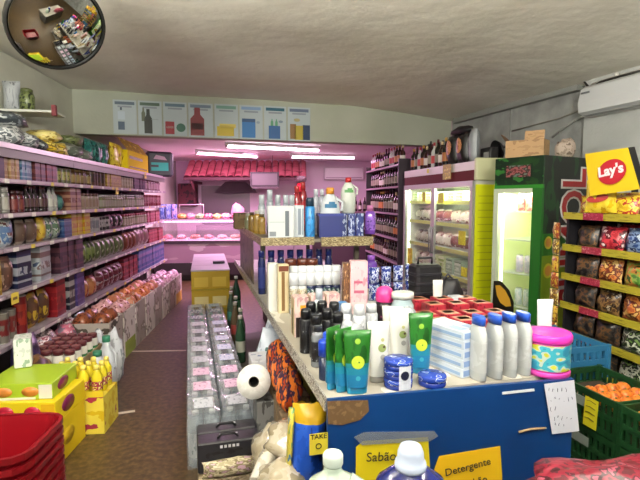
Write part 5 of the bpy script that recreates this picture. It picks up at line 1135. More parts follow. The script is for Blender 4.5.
# goods in the fridge
kinds = [[('#e0dcd4', '#8a4a4a', '#6a5a4a'), 'bag'], [('#3a3634', '#b4aca4', '#6a4a3c'), 'bag'], [('#b49a8a', '#e0d4cc', '#8a4c50'), 'bag'], [('#c9d0a4', '#8aa44a', '#dfe4c4'), 'box'], [('#a4b4a0', '#d4dccc', '#5a7a5a'), 'box']]
fk = [('white tub', 'box'), ('dark wrapped cheese', 'bag'), ('pale meat packet', 'bag'), ('lime carton', 'box'), ('pale green carton', 'box')]
order = [(0, [4, 3, 1]), (1, [2, 3, 4, 0]), (2, [1, 2, 0, 1]), (3, [1, 0, 2, 1]), (4, [3, 4, 3, 0])]
for si, ks in order:
    n = 9; z = SZ[si]
    for i in range(n):
        kk = ks[(i*len(ks))//n]; c_, kd = kinds[kk]; w = .15; h = [.22, .18, .18, .17, .12][si]
        if kd == 'box': o = g_box(w, .2, h, list(c_)); o.name = 'carton'
        else: o = g_bag(w, .16, h*.95, list(c_)); o.name = 'packet'
        pp = WF(.12 + i*.21, .2, z + .001); o.location = pp; o.rotation_euler = (0, 0, WF.rz - PI/2)
        tag(o, f'{fk[kk][0]} on the {["floor","first","second","third","top"][si]} shelf of glass fridge, {ORD[i]} from the far side', 'food packet' if kd == 'bag' else 'carton', 'chilled food in the glass fridge')

# bottles, coffee bags and a pan on top of the glass fridge
def wine(r=.038, h=.32, gl='#15180f', cap='#5a1c24', lab='#857c6a', cat='bottle', lb='x'):
    o = thing('wine_bottle', lb, cat, (0, 0, 0)); b = MB(); b.lathe([(r*.94, 0), (r, .008), (r, h*.6), (r*.85, h*.68), (r*.36, h*.77), (r*.33, h*.88)], mat(gl, .12, 0, 0, .4), 12); b.build('glass', o)
    b = MB(); b.lathe([(r*.37, h*.87), (r*.37, h*.995), (r*.33, h)], mat(cap, .35), 10); b.build('capsule', o)
    b = MB(); b.lathe([(r*1.012, h*.18), (r*1.012, h*.48)], mat(lab, .5), 12, caps=False); b.build('printed_label', o); return o
wines = [wine(), wine(.036, .33, '#2a1014', '#1c1c1e', '#948c78'), wine(.042, .31, '#241c14', '#b48a3a', '#b4703c'), wine(.036, .3, '#c4c4c0', '#a42c34', '#b43a3a'), wine(.04, .28, '#3a1c14', '#c9b48a', '#d4ccc0')]
used = [False]*5
def put_wine(k, loc, lb, grp, s=1):
    if not used[k]: o = wines[k]; used[k] = True; o.location = loc; o['label'] = lb; o['group'] = grp
    else: o = dup(wines[k], loc, R.uniform(0, 6), lb, grp)
    o.scale = (s, s, s)
for i in range(10):
    put_wine([2, 0, 3, 2, 4, 1, 3, 0, 4, 2][i], WF(.08 + i*.108, .09, WT+.0005), f'liquor bottle on top of the glass fridge, {ORD[i]} from its far end', 'bottles on top of the glass fridge', 1.0 + .012*i)
for i in range(9):
    put_wine([0, 1, 0, 4, 0, 1, 2, 0, 1][i], WF(.1 + i*.108, .25, WT+.0005), f'liquor bottle in the rear row on top of glass fridge, {ORD[i]} from its far end', 'rear row of bottles on top of the glass fridge', 1.1)
for i, (x, lb) in enumerate(((1.24, 'black bag with copper picture on fridge top, left of its twin'), (1.48, 'black bag with copper picture on fridge top, right of its twin'))):
    t = thing('coffee_bag', lb, 'bag', WF(x, .09, WT+.0005), WF.rz, 'black bags with copper picture'); b = MB(); b.bag(.22, .13, .34, mat('#1c1a1a', .35), 300+i, 9, 12, .015); b.build('body', t)
    b = MB(); P = [(.062*math.cos(a*PI/8), -.074 + .012*abs(math.cos(a*PI/8)), .2+.085*math.sin(a*PI/8)) for a in range(16)]
    cm = blotch(['#a4643c', '#c98a5a', '#6a3420'], None, (3, 3, 3), .4, i)
    for k in range(16): b.quad([(0, -.076, .2), P[k], P[(k+1) % 16]], cm)
    b.build('copper_picture', t)
b = MB(); b.blob(.09, .22, .05, mat('#19191b', .4), 310, .15, 16, 10); tag(b.build('black_bag', None, WF(1.38, .12, WT+.335), WF.rz+PI/2), 'black bag lying across the two black picture bags', 'bag')
b = MB(); b.bag(.13, .1, .36, mat('#8f9496', .4), 311); tag(b.build('grey_packet', None, WF(1.68, .10, WT+.0005), WF.rz), 'grey packet at the near end of glass fridge top', 'packet')
# black frying pan standing and a black case, between fridge top and carton
pn = thing('frying_pan', 'black frying pan with long handle above the fridge corner', 'pan', WF(1.76, .34, WT+.125), WF.rz); pn.scale = (.75,)*3
b = MB(); Mp = Matrix.Rotation(PI/2+.25, 4, 'X'); b.lathe([(.0, -.02), (.12, -.02), (.155, .03), (.15, .03), (.118, -.012), (0, -.012)], mat('#19181a', .35), 24, Mp, caps=False); b.build('bowl', pn)
b = MB(); b.tube([(.14, 0, .03), (.26, 0, .03), (.42, .0, -.02)], [.012, .014, .012], mat('#1c1b1d', .4), 8); b.build('handle', pn)
kb = thing('black_case', 'small black case with pale label beside the frying pan', 'case', WF(1.76, .22, WT+.0005), WF.rz)
b = MB(); b.chbox(-.08, .12, -.05, .05, 0, .15, .015, mat('#1d1c1f', .4)); b.build('body', kb); b = MB(); b.box(.0, .1, -.052, -.05, .03, .1, mat('#8f8f8c', .5)); b.build('printed_label', kb)

# ------------------------------------------------------------------ green drinks fridge
GF = frame_dir((1.61, 4.41), .52, -.85); GFW = .48; GFD = .62; GT = 1.97
gf = thing('drinks_fridge', 'tall green drinks fridge with glass door and red lettering on its side', 'fridge', (GF.o.x, GF.o.y, 0), GF.rz)
gm = blotch(['#1d5a1c', '#2a7a24', '#184a18'], None, (2, 2, 2), .35, 2)
sidem = blotch(['#0c120c', '#123a16', '#141a12', '#1a5a20'], [0, .56, .61, .7], (2, 2, 3), .3, 3, 1, bands=[(0, '#8a9a24'), (.35, '#7a9220'), (.56, '#2a6a20'), (.66, None)])
b = MB()
b.box(GFW-.03, GFW, 0, GFD, .05, GT, gm, None, {'right': sidem, 'front': mat('#2f8a28', .35)}); b.box(0, .03, 0, GFD, .05, GT, gm); b.box(.03, GFW-.03, GFD-.03, GFD, .05, GT, mat('#d4dca4', .5)); b.box(.03, GFW-.03, 0.02, GFD-.03, GT-.26, GT, gm); b.box(.03, GFW-.03, 0.02, GFD-.03, .05, .3, gm); b.build('cabinet', gf)
b = MB(); b.box(.0, GFW, -.02, .0, GT-.24, GT, blotch(['#1d3c1c', '#14281a', '#2f6a2c'], None, (3, 3, 3), .3, 4)); b.box(.0, GFW, -.024, -.0, GT-.27, GT-.24, mat('#2c7a24', .4)); hd_ = b.build('header_panel', gf)
b = MB(); b.box(.12, .36, -.023, -.02, GT-.17, GT-.07, blotch(['#5a2424', '#8a5050', '#3a2420', '#5a6a60'], None, (3, 3, 2), .4)); b.build('header_print', gf)
b = MB()
for q in ((0, .05, .3, GT-.27), (GFW-.09, GFW, .3, GT-.27), (.05, GFW-.09, .3, .36), (.05, GFW-.09, GT-.31, GT-.27)): b.box(q[0], q[1], -.03, -.002, q[2], q[3], mat('#1f5a1c', .4) if q[0] > .2 else mat('#b4bca4', .4))
d_ = b.build('door', gf); lm_ = mat('#d8e0a8', .5); g = MB(); g.box(.0305, .034, .02, GFD-.031, .3, GT-.262, lm_); g.box(GFW-.034, GFW-.0305, .02, GFD-.031, .3, GT-.262, lm_); g.box(.034, GFW-.034, .02, GFD-.031, GT-.264, GT-.261, lm_); g.box(.034, GFW-.034, .02, GFD-.031, .3, .3008, lm_); g.build('inner_liner', gf); g = MB(); g.box(.05, GFW-.09, -.02, -.014, .36, GT-.31, clear('#e4f4e0', .03, .05)); g.build('pane', d_)
b = MB(); b.quad([(x, -.033, z) for x, z in ((.02, .60), (.25, .60), (.25, .70), (.20, .80), (.11, .87), (.03, .86))], mat('#1c1a12', .4)); b.build('dark_decal', d_)
b = MB(); b.quad([(x, -.035, z) for x, z in ((.05, .82), (.10, .83), (.16, .79), (.21, .72), (.225, .66), (.17, .645), (.11, .67), (.07, .73))], mat('#c9962c', .4)); b.build('fruit_decal', d_)
for z in (.65, .95, 1.25, 1.5):
    b = MB(); wm_ = mat('#d0d8c8', .4); b.box(.044, GFW-.044, .05, .062, z-.012, z, wm_); b.box(.044, GFW-.044, GFD-.07, GFD-.058, z-.012, z, wm_)
    for k in range(12): b.box(.05+k*.033, .056+k*.033, .05, GFD-.058, z-.006, z, wm_)
    b.build('wire_shelf', gf)
area('fridge_light', GF(.24, .1, GT-.3), (0, 0, GF.rz), .34, .1, 13, (.95, 1, .82))
b = MB(); b.box(.034, .05, .04, .06, .45, GT-.3, mat('#f4ffe0', .4, 0, 3)); b.build('light_strip', gf)
# red lettering with white outline reading upwards on the side
side_rot = Matrix.Rotation(PI/2, 4, 'Z') @ Matrix.Rotation(PI/2, 4, 'X') @ Matrix.Rotation(PI/2, 4, 'Z')
er = side_rot.to_euler()
lettering('SUMOL', .37, mat('#c9c9c4', .4), gf, (GFW+.003, .44, 1.27), er, .002, .022, name='lettering_outline').scale = (1, 1.3, 1)
lettering('SUMOL', .37, mat('#a8141c', .35), gf, (GFW+.006, .44, 1.27), er, .002, .006).scale = (1, 1.3, 1)
for (y, z, r_) in ((.08, 1.24, .055), (.09, 1.0, .065)):
    b = MB()
    for a in range(16): b.quad([(GFW+.002, y, z), (GFW+.002, y+r_*math.cos(a*PI/8), z+r_*math.sin(a*PI/8)), (GFW+.002, y+r_*math.cos((a+1)*PI/8), z+r_*math.sin((a+1)*PI/8))], mat('#c4b82c', .4))
    for a in range(16): b.quad([(GFW+.003, y, z), (GFW+.003, y+r_*.7*math.cos(a*PI/8), z+r_*.7*math.sin(a*PI/8)), (GFW+.003, y+r_*.7*math.cos((a+1)*PI/8), z+r_*.7*math.sin((a+1)*PI/8))], mat('#c98a3c', .4))
    b.build('fruit_print', gf)
for si, z in enumerate((.301, .65, .95, 1.25, 1.5)):
    for i in range(1, 3):
        if si in (0, 3): continue
        c_ = [('#c9d4c4', '#a4b4c0'), ('#b4c4c0', '#d4d8d0'), ('#b9b4c4', '#d4c4cc'), ('#d0dccc', '#b4c4b8'), ('#a43c3c', '#c98a84')][si]
        o = thing('drink_can', f'can on the {["floor","first","second","third","top"][si]} shelf of the green fridge, {["left","right"][i-1]} one of two', 'can', GF(.10 + i*.085, .12, z+.0012), GF.rz, 'cans in the green fridge')
        b = MB(); b.lathe([(.027, 0), (.033, .008), (.033, .14), (.026, .15)], blotch(list(c_), None, (2, 2, 3), .3, si), 12); b.build('body', o); b = MB(); b.lathe([(.0275, .15), (.027, .156), (.02, .153)], mat('#b4b6b4', .3, .7), 12); b.build('lid', o)
# open cardboard box on the green fridge
ob = thing('cardboard_box', 'open brown cardboard box on top of the green fridge', 'box', GF(.2, .15, GT+.001), GF.rz+.35); ob.scale = (.8, .8, .95)
b = MB(); cbm = blotch(['#9a7a54', '#a8865e', '#8a6a48'], None, (2, 2, 2), .7)
for q in ((-.2, .2, -.12, -.115), (-.2, .2, .115, .12), (-.2, -.195, -.115, .115), (.195, .2, -.115, .115)): b.box(*q, 0, .16, cbm)
b.box(-.195, .195, -.115, .115, 0, .005, cbm); b.build('box', ob)
b = MB(); b.quad([(-.0, -.12, .16), (.2, -.12, .16), (.2, -.10, .24), (.0, -.10, .24)], cbm); b.quad([(.0, -.095, .24), (.2, -.095, .24), (.2, -.115, .16), (.0, -.115, .16)], cbm)
b.build('flap', ob); b = MB(); b.quad([(-.2, -.12, .16), (-.2, .1, .16), (-.27, .1, .22), (-.26, -.1, .23)], mat('#7a5a40', .7)); b.quad([(-.265, -.1, .228), (-.275, .1, .218), (-.205, .1, .158), (-.205, -.12, .158)], mat('#7a5a40', .7)); b.build('flap', ob)
b = MB(); b.blob(.09, .07, .09, blotch(['#8a7a6a', '#a8988a', '#6a5a4c'], None, (3, 3, 3), .7), 320, .25); tag(b.build('crumpled_paper', None, GF(.40, .40, GT+.001)), 'crumpled brown paper on the green fridge behind the cardboard box', 'paper')

# ------------------------------------------------------------------ crisp rack
CR = frame_dir((1.865, 3.66), .223, -.975); CL = 1.15; CD = .36
ck = thing('crisp_rack', 'black snack rack with yellow shelf rails at right wall', 'rack', (CR.o.x, CR.o.y, 0), CR.rz)
blk = mat('#17161a', .5); ylr = blotch(['#8f8420', '#a3962a', '#7a701c'], None, (5, 2, 2), .4)
b = MB(); b.box(0, CL, CD-.02, CD, 0, 1.5, blk); b.build('back_panel', ck)
for x in (0, CL-.02):
    b = MB(); b.box(x, x+.02, 0.02, CD-.02, 0, 1.47, blk); b.build('side_panel', ck)
CZ = [.38, .60, .81, 1.03, 1.25, 1.49]
for i, z in enumerate(CZ):
    b = MB(); b.box(.02, CL-.02, .0, CD-.02, z-.02, z-.008, blk); s = b.build('shelf', ck)
    b = MB(); b.box(.0, CL, -.012, 0, z-.032, z+.018, ylr); b.build('yellow_rail', s)
    b = MB(); b.box(.2, .38, -.015, -.012, z-.032, z+.018, blotch(['#8a1c34', '#a43a4c', '#c4a0a0'], [0, .52, .66], (8, 3, 3), .4, i)); b.build('red_rail_print', s)
b = MB(); b.box(0, CL, -.0, .02, 0, .3, blk); b.build('plinth', ck)
colsets = {'yellow': ['#c9a41c', '#e0c43a', '#a43024', '#d9b42c'], 'red': ['#a4202c', '#c43a44', '#5a1420', '#d9c4c0'], 'blue': ['#20407a', '#7f94b4', '#162c58', '#c4ccd4'], 'orange': ['#a4502c', '#c9803c', '#6a2c1c', '#d9b46a'], 'green': ['#4a7a2c', '#8aa84a', '#c9803a', '#2c4a1c'],
           'black': ['#141212', '#3a3430', '#6a4a2c', '#2a2624'], 'navy': ['#1c2a4c', '#3a5080', '#101830', '#a4acbc'], 'dark green': ['#2c3a24', '#c4c8b4', '#1c2818', '#6a8a44'], 'white': ['#b4b0a8', '#d0ccc4', '#a43c44', '#8a8478'], 'brown': ['#4a3020', '#8a6a3c', '#2c1c14', '#b4a48a']}
shelves = {5: ['yellow', 'yellow', 'yellow', 'yellow'], 4: ['black', 'red', 'blue', 'blue', 'navy'], 3: ['black', 'orange', 'green', 'navy', 'navy'], 2: ['black', 'brown', 'orange', 'white', 'white'], 1: ['black', 'black', 'dark green', 'dark green', 'white'], 0: ['brown', 'black', 'dark green', 'white', 'brown']}
rown = ['lowest', 'fifth', 'fourth', 'third', 'second', 'top']
for i, bl in shelves.items():
    n = len(bl); w = (CL-.06)/n
    for k, cn in enumerate(bl):
        for a in range(2):
            hh = .17 if i < 5 else .15
            b = MB(); b.bag(w*.96, .10, hh + .02*a, blotch(colsets[cn], None, (3, 3, 3), .28, i*3+k), 400+i*13+k*3+a, 8, 9, .02, M=Matrix.Rotation(-.12, 4, 'X'))
            o = b.build('crisp_packet', None, CR(.03 + w*(k+.5), .09 + a*.125, CZ[i]-.0075), CR.rz + R.uniform(-.1, .1))
            tag(o, f'{cn} crisp packet, {rown[i]} shelf of black rack, {"front" if a == 0 else "rear"} row, {ORD[k]} from far end', 'crisp packet', 'crisp packets on the black rack')
# big yellow crisp bag with red mark hanging at the far top corner
yb_ = thing('crisp_packet', 'large yellow crisp bag with foil top at far end of rack top shelf', 'crisp packet', CR(.33, .01, 1.512), CR.rz+.45)
b = MB(); b.bag(.21, .11, .30, blotch(['#d0aa1c', '#e0c43a', '#c09418'], None, (2, 2, 2), .25, 1, bands=[(0, None), (.74, '#b4a890')]), 470, 10, 13, .02); b.build('body', yb_)
b = MB()
for kx in range(16): b.quad([(0, -.062, .1), (.07*math.cos(kx*PI/8), -.061, .1+.028*math.sin(kx*PI/8)+.01*math.cos(kx*PI/8)), (.07*math.cos((kx+1)*PI/8), -.061, .1+.028*math.sin((kx+1)*PI/8)+.01*math.cos((kx+1)*PI/8))], mat('#a82c24', .4))
b.build('red_emblem', yb_)
# strip of small packets hanging at the far end of the rack
hs = MB(); hs.box(-.006, .006, -.002, .002, 0, .95, blk); tag(hs.build('hanging_strip', None, CR(-.012, -.03, .52), CR.rz), 'black hanging strip carrying small packets at far end of snack rack', 'strip')
for i in range(7):
    b = MB(); b.bag(.085, .04, .12, blotch([['#b4962c', '#8a3c24', '#d9c064'], ['#8a2c24', '#c9a43a', '#5a1c18'], ['#c9a43a', '#6a4a24', '#e0d08a']][i % 3], None, (3, 3, 3), .3, i), 480+i, 7, 7, .008)
    tag(b.build('snack_packet', None, CR(-.012, -.055, .54 + i*.128), CR.rz + R.uniform(-.2, .2)), f'small packet on the hanging strip by green fridge, {ORD[6-i]} from top', 'packet', 'small packets on the hanging strip')
# yellow sign board on the rack
nsd = None
tl, trr, br, bl_ = atd(585, 154, 3.32), atd(628, 147.5, 3.05), atd(640, 189, 3.02), atd(590, 196, 3.30)
cs = (tl+trr+br+bl_)/4; ux = ((trr-tl)+(br-bl_)).normalized(); vz = ((tl-bl_)+(trr-br)); vz = (vz - ux*vz.dot(ux)).normalized(); nz_ = ux.cross(vz)
sg = thing('sign_board', "yellow snack sign board reading Lay's on top of the black rack", 'sign', cs)
Ms = Matrix((ux, vz, nz_)).transposed(); sg.rotation_euler = Ms.to_euler()
b = MB(); loc = lambda p, k: tuple(Ms.transposed() @ (p-cs) + Vector((0, 0, k)))
F_ = [loc(q, 0) for q in (bl_, br, trr, tl)]; B_ = [loc(q, -.07) for q in (bl_, br, trr, tl)]
b.quad(F_, mat('#d0b018', .45)); b.quad(B_[::-1], blk)
for k in range(4): j = (k+1) % 4; b.quad([B_[k], B_[j], F_[j], F_[k]], blk if k == 1 else mat('#b89c1c', .5))
b.build('board', sg)
b = MB(); rm2 = mat('#a8202c', .4); pts = [(.095*math.cos(a*PI/12)+.012, .08*math.sin(a*PI/12)-.012+.012*math.cos(a*PI/12), .004) for a in range(24)]
for k in range(24): b.quad([(0, -.012, .004), pts[k], pts[(k+1) % 24]], rm2)
b.build('red_emblem', sg, (.01, .01, .012))
lettering("Lay's", .088, mat('#dcd4d4', .4), sg, (.015, .008, .021), (0, 0, .09), .001, .003, .12)
for x in (.1, .5):
    pass
for x in (.28, .62): b = MB(); b.box(x, x+.03, CD-.05, CD-.02, 1.5, 1.70, blk); b.build('sign_post', ck)

# ------------------------------------------------------------------ green crates with oranges
KR = frame_dir((1.33, 2.72), .25, -.97)
gcm = blotch(['#143a1c', '#184220', '#103018'], None, (4, 4, 4), .45)
def crate(m):
    o = thing('produce_crate', 'x', 'crate', (0, 0, 0)); W, D_, Hc, t = .47, .36, .2, .012; b = MB()
    for s in (0, 1):                                          # long sides: rails, bars between
        y0 = 0 if s == 0 else D_-t
        b.box(0, W, y0, y0+t, 0, .03, m); b.box(0, W, y0, y0+t, Hc-.035, Hc, m); b.box(0, W, y0, y0+t, .085, .115, m)
        for k in range(13): b.box(k*(W-.02)/12, k*(W-.02)/12+.02, y0+.001, y0+t-.001, .03, Hc-.035, m)
        x0 = 0 if s == 0 else W-t
        b.box(x0, x0+t, t, D_-t, 0, .03, m); b.box(x0, x0+t, t, D_-t, Hc-.035, Hc, m); b.box(x0, x0+t, t, D_-t, .08, .115, m)
        for k in range(8): b.box(x0+.001, x0+t-.001, t + k*(D_-2*t-.02)/7, t + k*(D_-2*t-.02)/7+.02, .03, Hc-.035, m)
    b.build('walls', o)
    b = MB(); b.box(t, W-t, t, D_-t, .004, .014, m); b.build('floor', o)
    b = MB(); b.box(W*.34, W*.66, -.004, 0, .10, .15, mat('#8a958a' if m is gcm else '#6a8aa0', .5)); b.build('crate_tag', o)
    for (x, y) in ((-.006, -.006), (W-.014, -.006), (-.006, D_-.014), (W-.014, D_-.014)): b = MB(); b.box(x, x+.02, y, y+.02, 0, Hc+.004, m); b.build('corner_post', o)
    return o
kp = crate(gcm); first = True
for col in range(2):
    for k in range(3):
        lb = f'green produce crate, {["bottom","middle","top"][k]} of the {["left stack, by the white note","right stack, at the picture edge"][col]}'
        p = KR(col*.487, 0, .001 + k*.206)
        if first: o = kp; first = False; o['label'] = lb; o['group'] = 'green produce crates'; o.location = p; o.rotation_euler = (0, 0, KR.rz)
        else: dup(kp, p, KR.rz, lb, 'green produce crates')
om = blotch(['#c9641c', '#d97a24', '#b4541c'], None, (3, 3, 3), .45); op = None
fl_ = None
for col in range(2):
    z0 = .001 + 2*.206 + .0145
    b = MB(); b.box(.02, .45, .02, .34, 0, .10, mat('#3a2c20', .8)); tag(b.build('crate_liner', None, KR(col*.487, 0, z0), KR.rz), f'dark liner box inside the top crate of the {["left","right"][col]} stack', 'liner')
    for a in range(4):
        for c_ in range(5):
            if col == 0 and c_ < 2: continue
            p = KR(col*.487 + .07 + c_*.082, .07 + a*.073, z0 + .1005)
            lb = f'orange in the top crate of the {["left","right"][col]} stack, {["front","second","third","rear"][a]} row, {ORD[c_]} from the far end'
            if op is None:
                op = thing('orange', lb, 'fruit', p, 0, 'oranges in the green crates'); b = MB(); b.lathe([(.0, 0), (.022, .005), (.035, .022), (.038, .038), (.034, .056), (.02, .069), (0, .074)], om, 12); b.build('peel', op); b = MB(); b.lathe([(.006, .0735), (.005, .0765)], mat('#5a6a2c', .6), 6); b.build('stem', op)
            else: dup(op, p, R.uniform(0, 6), lb)
# yellow fruit heap and clear bag between
bp_ = crate(mat('#2a6a90', .45)); bp_['label'] = 'blue plastic crate standing behind the left green crate stack'; bp_['group'] = 'blue crate'; bp_.location = KR(-.32, .1, .52); bp_.rotation_euler = (0, 0, KR.rz); del bp_['group']
b = MB(); b.chbox(0, .46, 0, .35, 0, .518, .01, mat('#2c2a28', .7)); tag(b.build('stock_box', None, KR(-.50, .105, .0008), KR.rz), 'dark box under the blue plastic crate', 'box')
bp_.location = KR(-.50, .1, .5195)
for (px, py, y, w, h, lb, col) in ((604, 400, None, .085, .13, 'yellow price card hooked on the left top green crate', '#d9cc24'),):
    p = KR(.33, -.012, .53); b = MB(); b.quad([(-w/2, 0, .05), (w/2, .0, .05), (w/2+.004, -.012, -.1), (-w/2+.004, -.012, -.1)][::-1], mat(col, .45)); b.quad([(-w/2, .0015, .05), (w/2, .0015, .05), (w/2+.004, -.0105, -.1), (-w/2+.004, -.0105, -.1)], mat(col, .45))
    t = thing('price_card', lb, 'price card', p, KR.rz); o = b.build('card', t)
    b = MB()
    for k in range(4): b.tube([(-.03, -.0015-.003*k, .03-.03*k), (-.005, -.003-.003*k, .036-.03*k), (.03, -.0015-.003*k, .03-.03*k)], .0018, mat('#6a621c', .6), 4)
    b.build('handwriting', t)

# ------------------------------------------------------------------ air conditioner on the right wall
e0 = on_right(580, 101, .0); rzr = math.atan2(-1, .31)
AF = Frame(e0.x, e0.y, rzr)
p0_ = Vector((RW(4.75)-.11, 4.75, 0)); AF = Frame(p0_.x, p0_.y, rzr)
ac = thing('air_conditioner', 'white wall air conditioner at the top right corner', 'air conditioner', (AF.o.x, AF.o.y, 2.40), AF.rz)
b = MB(); o_ = [(0, 0), (0, .28), (-.12, .28), (-.17, .25), (-.2, .12), (-.19, .03), (-.12, 0)]
n = len(o_); acm = mat('#c9cbcb', .4)
L2 = .95
b.v += [(0, y, z) for y, z in o_] + [(L2, y, z) for y, z in o_]
for i in range(n): j = (i+1) % n; b.face([i, j, n+j, n+i][::-1], acm, False)
b.face(list(range(n)), acm); b.face([n+i for i in range(n)][::-1], acm); b.build('housing', ac)
b = MB(); b.box(.05, L2-.05, -.178, -.11, -.004, .0, mat('#8f9292', .5)); b.box(.05, L2-.05, -.19, -.17, .035, .04, mat('#8f9292', .5)); b.build('louvre', ac)
b = MB(); b.box(.03, .12, -.1995, -.188, .2, .215, mat('#6a6e70', .5)); b.build('maker_mark', ac)
# thin pipe below the air conditioner
b = MB(); b.tube([on_right(552, 137, .03), on_right(575, 120, .03), on_right(600, 108, .12)], .012, mat('#b4b5b0', .5)); tag(b.build('drain_pipe'), 'thin grey drain pipe below the air conditioner', 'pipe')

# ------------------------------------------------------------------ wine rack beyond the glass fridge
WR = frame_dir((.86, 9.0), .14, -.99); RL = 2.0
wr = thing('wine_rack', 'tall shelving of dark wine bottles beyond the glass fridge', 'rack', (WR.o.x, WR.o.y, 0), WR.rz)
b = MB(); b.box(0, RL, .30, .32, 0, 2.2, mat('#3a2a30', .7)); b.build('back_panel', wr)
for x in (0, RL-.02): b = MB(); b.box(x, x+.02, 0.0, .30, 0, 2.2, mat('#3a3038', .4)); b.build('side_panel', wr)
RZ = [.3, .66, 1.02, 1.4, 1.8, 2.12]
for z in RZ:
    b = MB(); b.box(.02, RL-.02, .01, .30, z-.025, z, mat('#5a4a54', .4)); s = b.build('shelf', wr); b = MB(); b.box(.0, RL, -.006, .008, z-.022, z+.005, mat('#8a747f', .35)); b.build('price_rail', s)
for i, z in enumerate(RZ):
    n = 13
    for k in range(n):
        put_wine([0, 1, 0, 2, 0, 1, 4, 0][(k//2 + i*3) % 8] if i < 5 else [3, 2, 4, 0][(k//2) % 4], WR(.13 + k*(RL-.26)/(n-1), .10, z+.0006), f'wine bottle on the {["lowest","second","third","fourth","fifth","topmost"][i]} board of the wine rack, {ORD[k]} from far end', 'bottles on the wine rack', 1.0 if i != 3 else 1.12)

# ------------------------------------------------------------------ back room: awning, hood, meat counter, unit, pictures
pinkw = mat('#dccdd4', .5)
aw = thing('tiled_awning', 'small awning of dark red clay tiles over the meat counter', 'awning', (-3.05, 11.3, 2.04), .05)
AWL = 2.72; tm = blotch(['#a4505a', '#b4646c', '#8a3c48'], None, (6, 3, 3), .5)
b = MB(); nt = 17
for k in range(nt):
    x0 = k*AWL/nt; w = AWL/nt; seg = 6
    for a in range(seg):
        t0, t1 = PI*a/seg, PI*(a+1)/seg; f0 = lambda t, y, z: (x0 + w/2 - w*.46*math.cos(t), y, z + .035*math.sin(t))
        b.quad([f0(t0, -.62, .07), f0(t1, -.62, .07), f0(t1, 0, .46), f0(t0, 0, .46)], tm, True)
b.quad([(0, -.6, .06), (0, .0, .44), (AWL, 0, .44), (AWL, -.6, .06)], mat('#4a1c22', .7)); b.build('roof_tiles', aw)
b = MB(); b.box(0, AWL, -.62, -.58, .0, .06, mat('#4a2028', .6)); b.build('eaves_board', aw)
b = MB(); b.tube([(x*AWL/30, -.0 + .01*(x % 2), .47 + .012*(x % 2)) for x in range(31)], .014, mat('#c9a0b8', .5), 6); b.build('ridge_trim', aw)
for x in (.12, AWL-.2):
    b = MB(); b.box(x, x+.06, -.55, .6, -.06, 0, mat('#5a2630', .6)); b.tube([(x+.03, -.5, -.03), (x+.03, -.1, -.35)], .03, mat('#5a2630', .6), 6); b.build('bracket', aw)
hd2 = thing('extractor_hood', 'steel extractor hood and splashback under the tiled awning', 'hood', (-2.75, 11.65, 1.0), .03)
st_ = mat('#7a7076', .35, .6)
b = MB(); b.box(-.2, 2.3, .4, .42, 0, .95, st_); b.build('splashback', hd2)
b = MB(); b.quad([(.2, -.1, .78), (1.2, -.1, .78), (.95, .1, 1.04), (.45, .1, 1.04)], st_); b.quad([(.2, -.1, .78), (.45, .1, 1.04), (.45, .39, 1.04), (.2, .39, .78)], st_); b.quad([(1.2, .39, .78), (.95, .39, 1.04), (.95, .1, 1.04), (1.2, -.1, .78)], st_); b.quad([(.2, .39, .78), (1.2, .39, .78), (1.2, -.1, .78), (.2, -.1, .78)], mat('#6a5a64', .5)); b.build('hood', hd2)
# steel worktop holding it up
b = MB(); b.box(0, 2.3, 0, .5, 0, .995, mat('#8f8089', .5)); wk = tag(b.build('work_bench', None, (-2.95, 11.42, .0005), .03), 'steel work bench along the back wall', 'bench')
wb = thing('whiteboard', 'small white notice board under the right part of awning', 'board', atd(252, 185, 10.5))
b = MB(); b.box(0, .55, 0, .02, 0, .25, mat('#5a5654', .7)); b.build('panel', wb); b = MB()
for q in ((-.04, .59, -.04, .0), (-.04, .59, .25, .28), (-.04, 0, 0, .25), (.55, .59, 0, .25)): b.box(q[0], q[1], -.008, .02, q[2], q[3], mat('#231a1c', .5))
b.box(.0, .55, -.01, .0, -.075, -.041, mat('#4a3c40', .5)); b.build('frame', wb)
for x in (.1, .45): b = MB(); b.tube([(x, .01, .25), (x, .01, 2.56-wb.location.z)], .006, mat('#3a3034', .5)); b.build('hanger', wb)
# meat counter
mc_ = thing('meat_counter', 'refrigerated glass meat counter lit pink at end of aisle', 'counter', (-3.25, 9.35, 0), .1)
MWd = 1.75
b = MB(); b.box(0, MWd, 0, .9, .12, .78, blotch(['#c9a4b8', '#b48aa4', '#d9bccc'], None, (1, 2, 2), .4)); b.box(.03, MWd-.03, .05, .85, 0, .12, mat('#2a2024', .7)); b.build('base', mc_)
b = MB(); b.box(0, MWd, -.03, .0, .74, .80, mat('#5a4a54', .3, .4)); b.build('bumper_rail', mc_); b = MB(); b.box(0, MWd, -.02, 0, .12, .36, mat('#3a3036', .5)); b.build('dark_grille', mc_)
b = MB(); b.box(.02, MWd-.02, .04, .8, .782, .80, mat('#d4c0ca', .4)); b.build('display_deck', mc_)
b = MB(); b.box(0, MWd, .3, .9, 1.18, 1.21, mat('#c4b0bc', .3, .4)); b.box(.0, .03, .3, .34, .80, 1.18, al); b.box(MWd-.03, MWd, .3, .34, .8, 1.18, al); b.box(0, .03, .86, .9, .8, 1.18, al); b.box(MWd-.03, MWd, .86, .9, .8, 1.18, al); b.build('top_shelf', mc_)
b = MB()
gl = [(0, .02, .80), (0, .06, 1.0), (0, .3, 1.18)]
for k in range(2): b.quad([(.0, gl[k][1], gl[k][2]), (MWd, gl[k][1], gl[k][2]), (MWd, gl[k+1][1], gl[k+1][2]), (0, gl[k+1][1], gl[k+1][2])], clear('#f0dcec', .08, .14), True)
b.build('glass_front', mc_)
b = MB(); b.box(.03, MWd-.03, .32, .34, 1.15, 1.178, mat('#ffb4e4', .4, 0, 4)); b.build('light_strip', mc_)
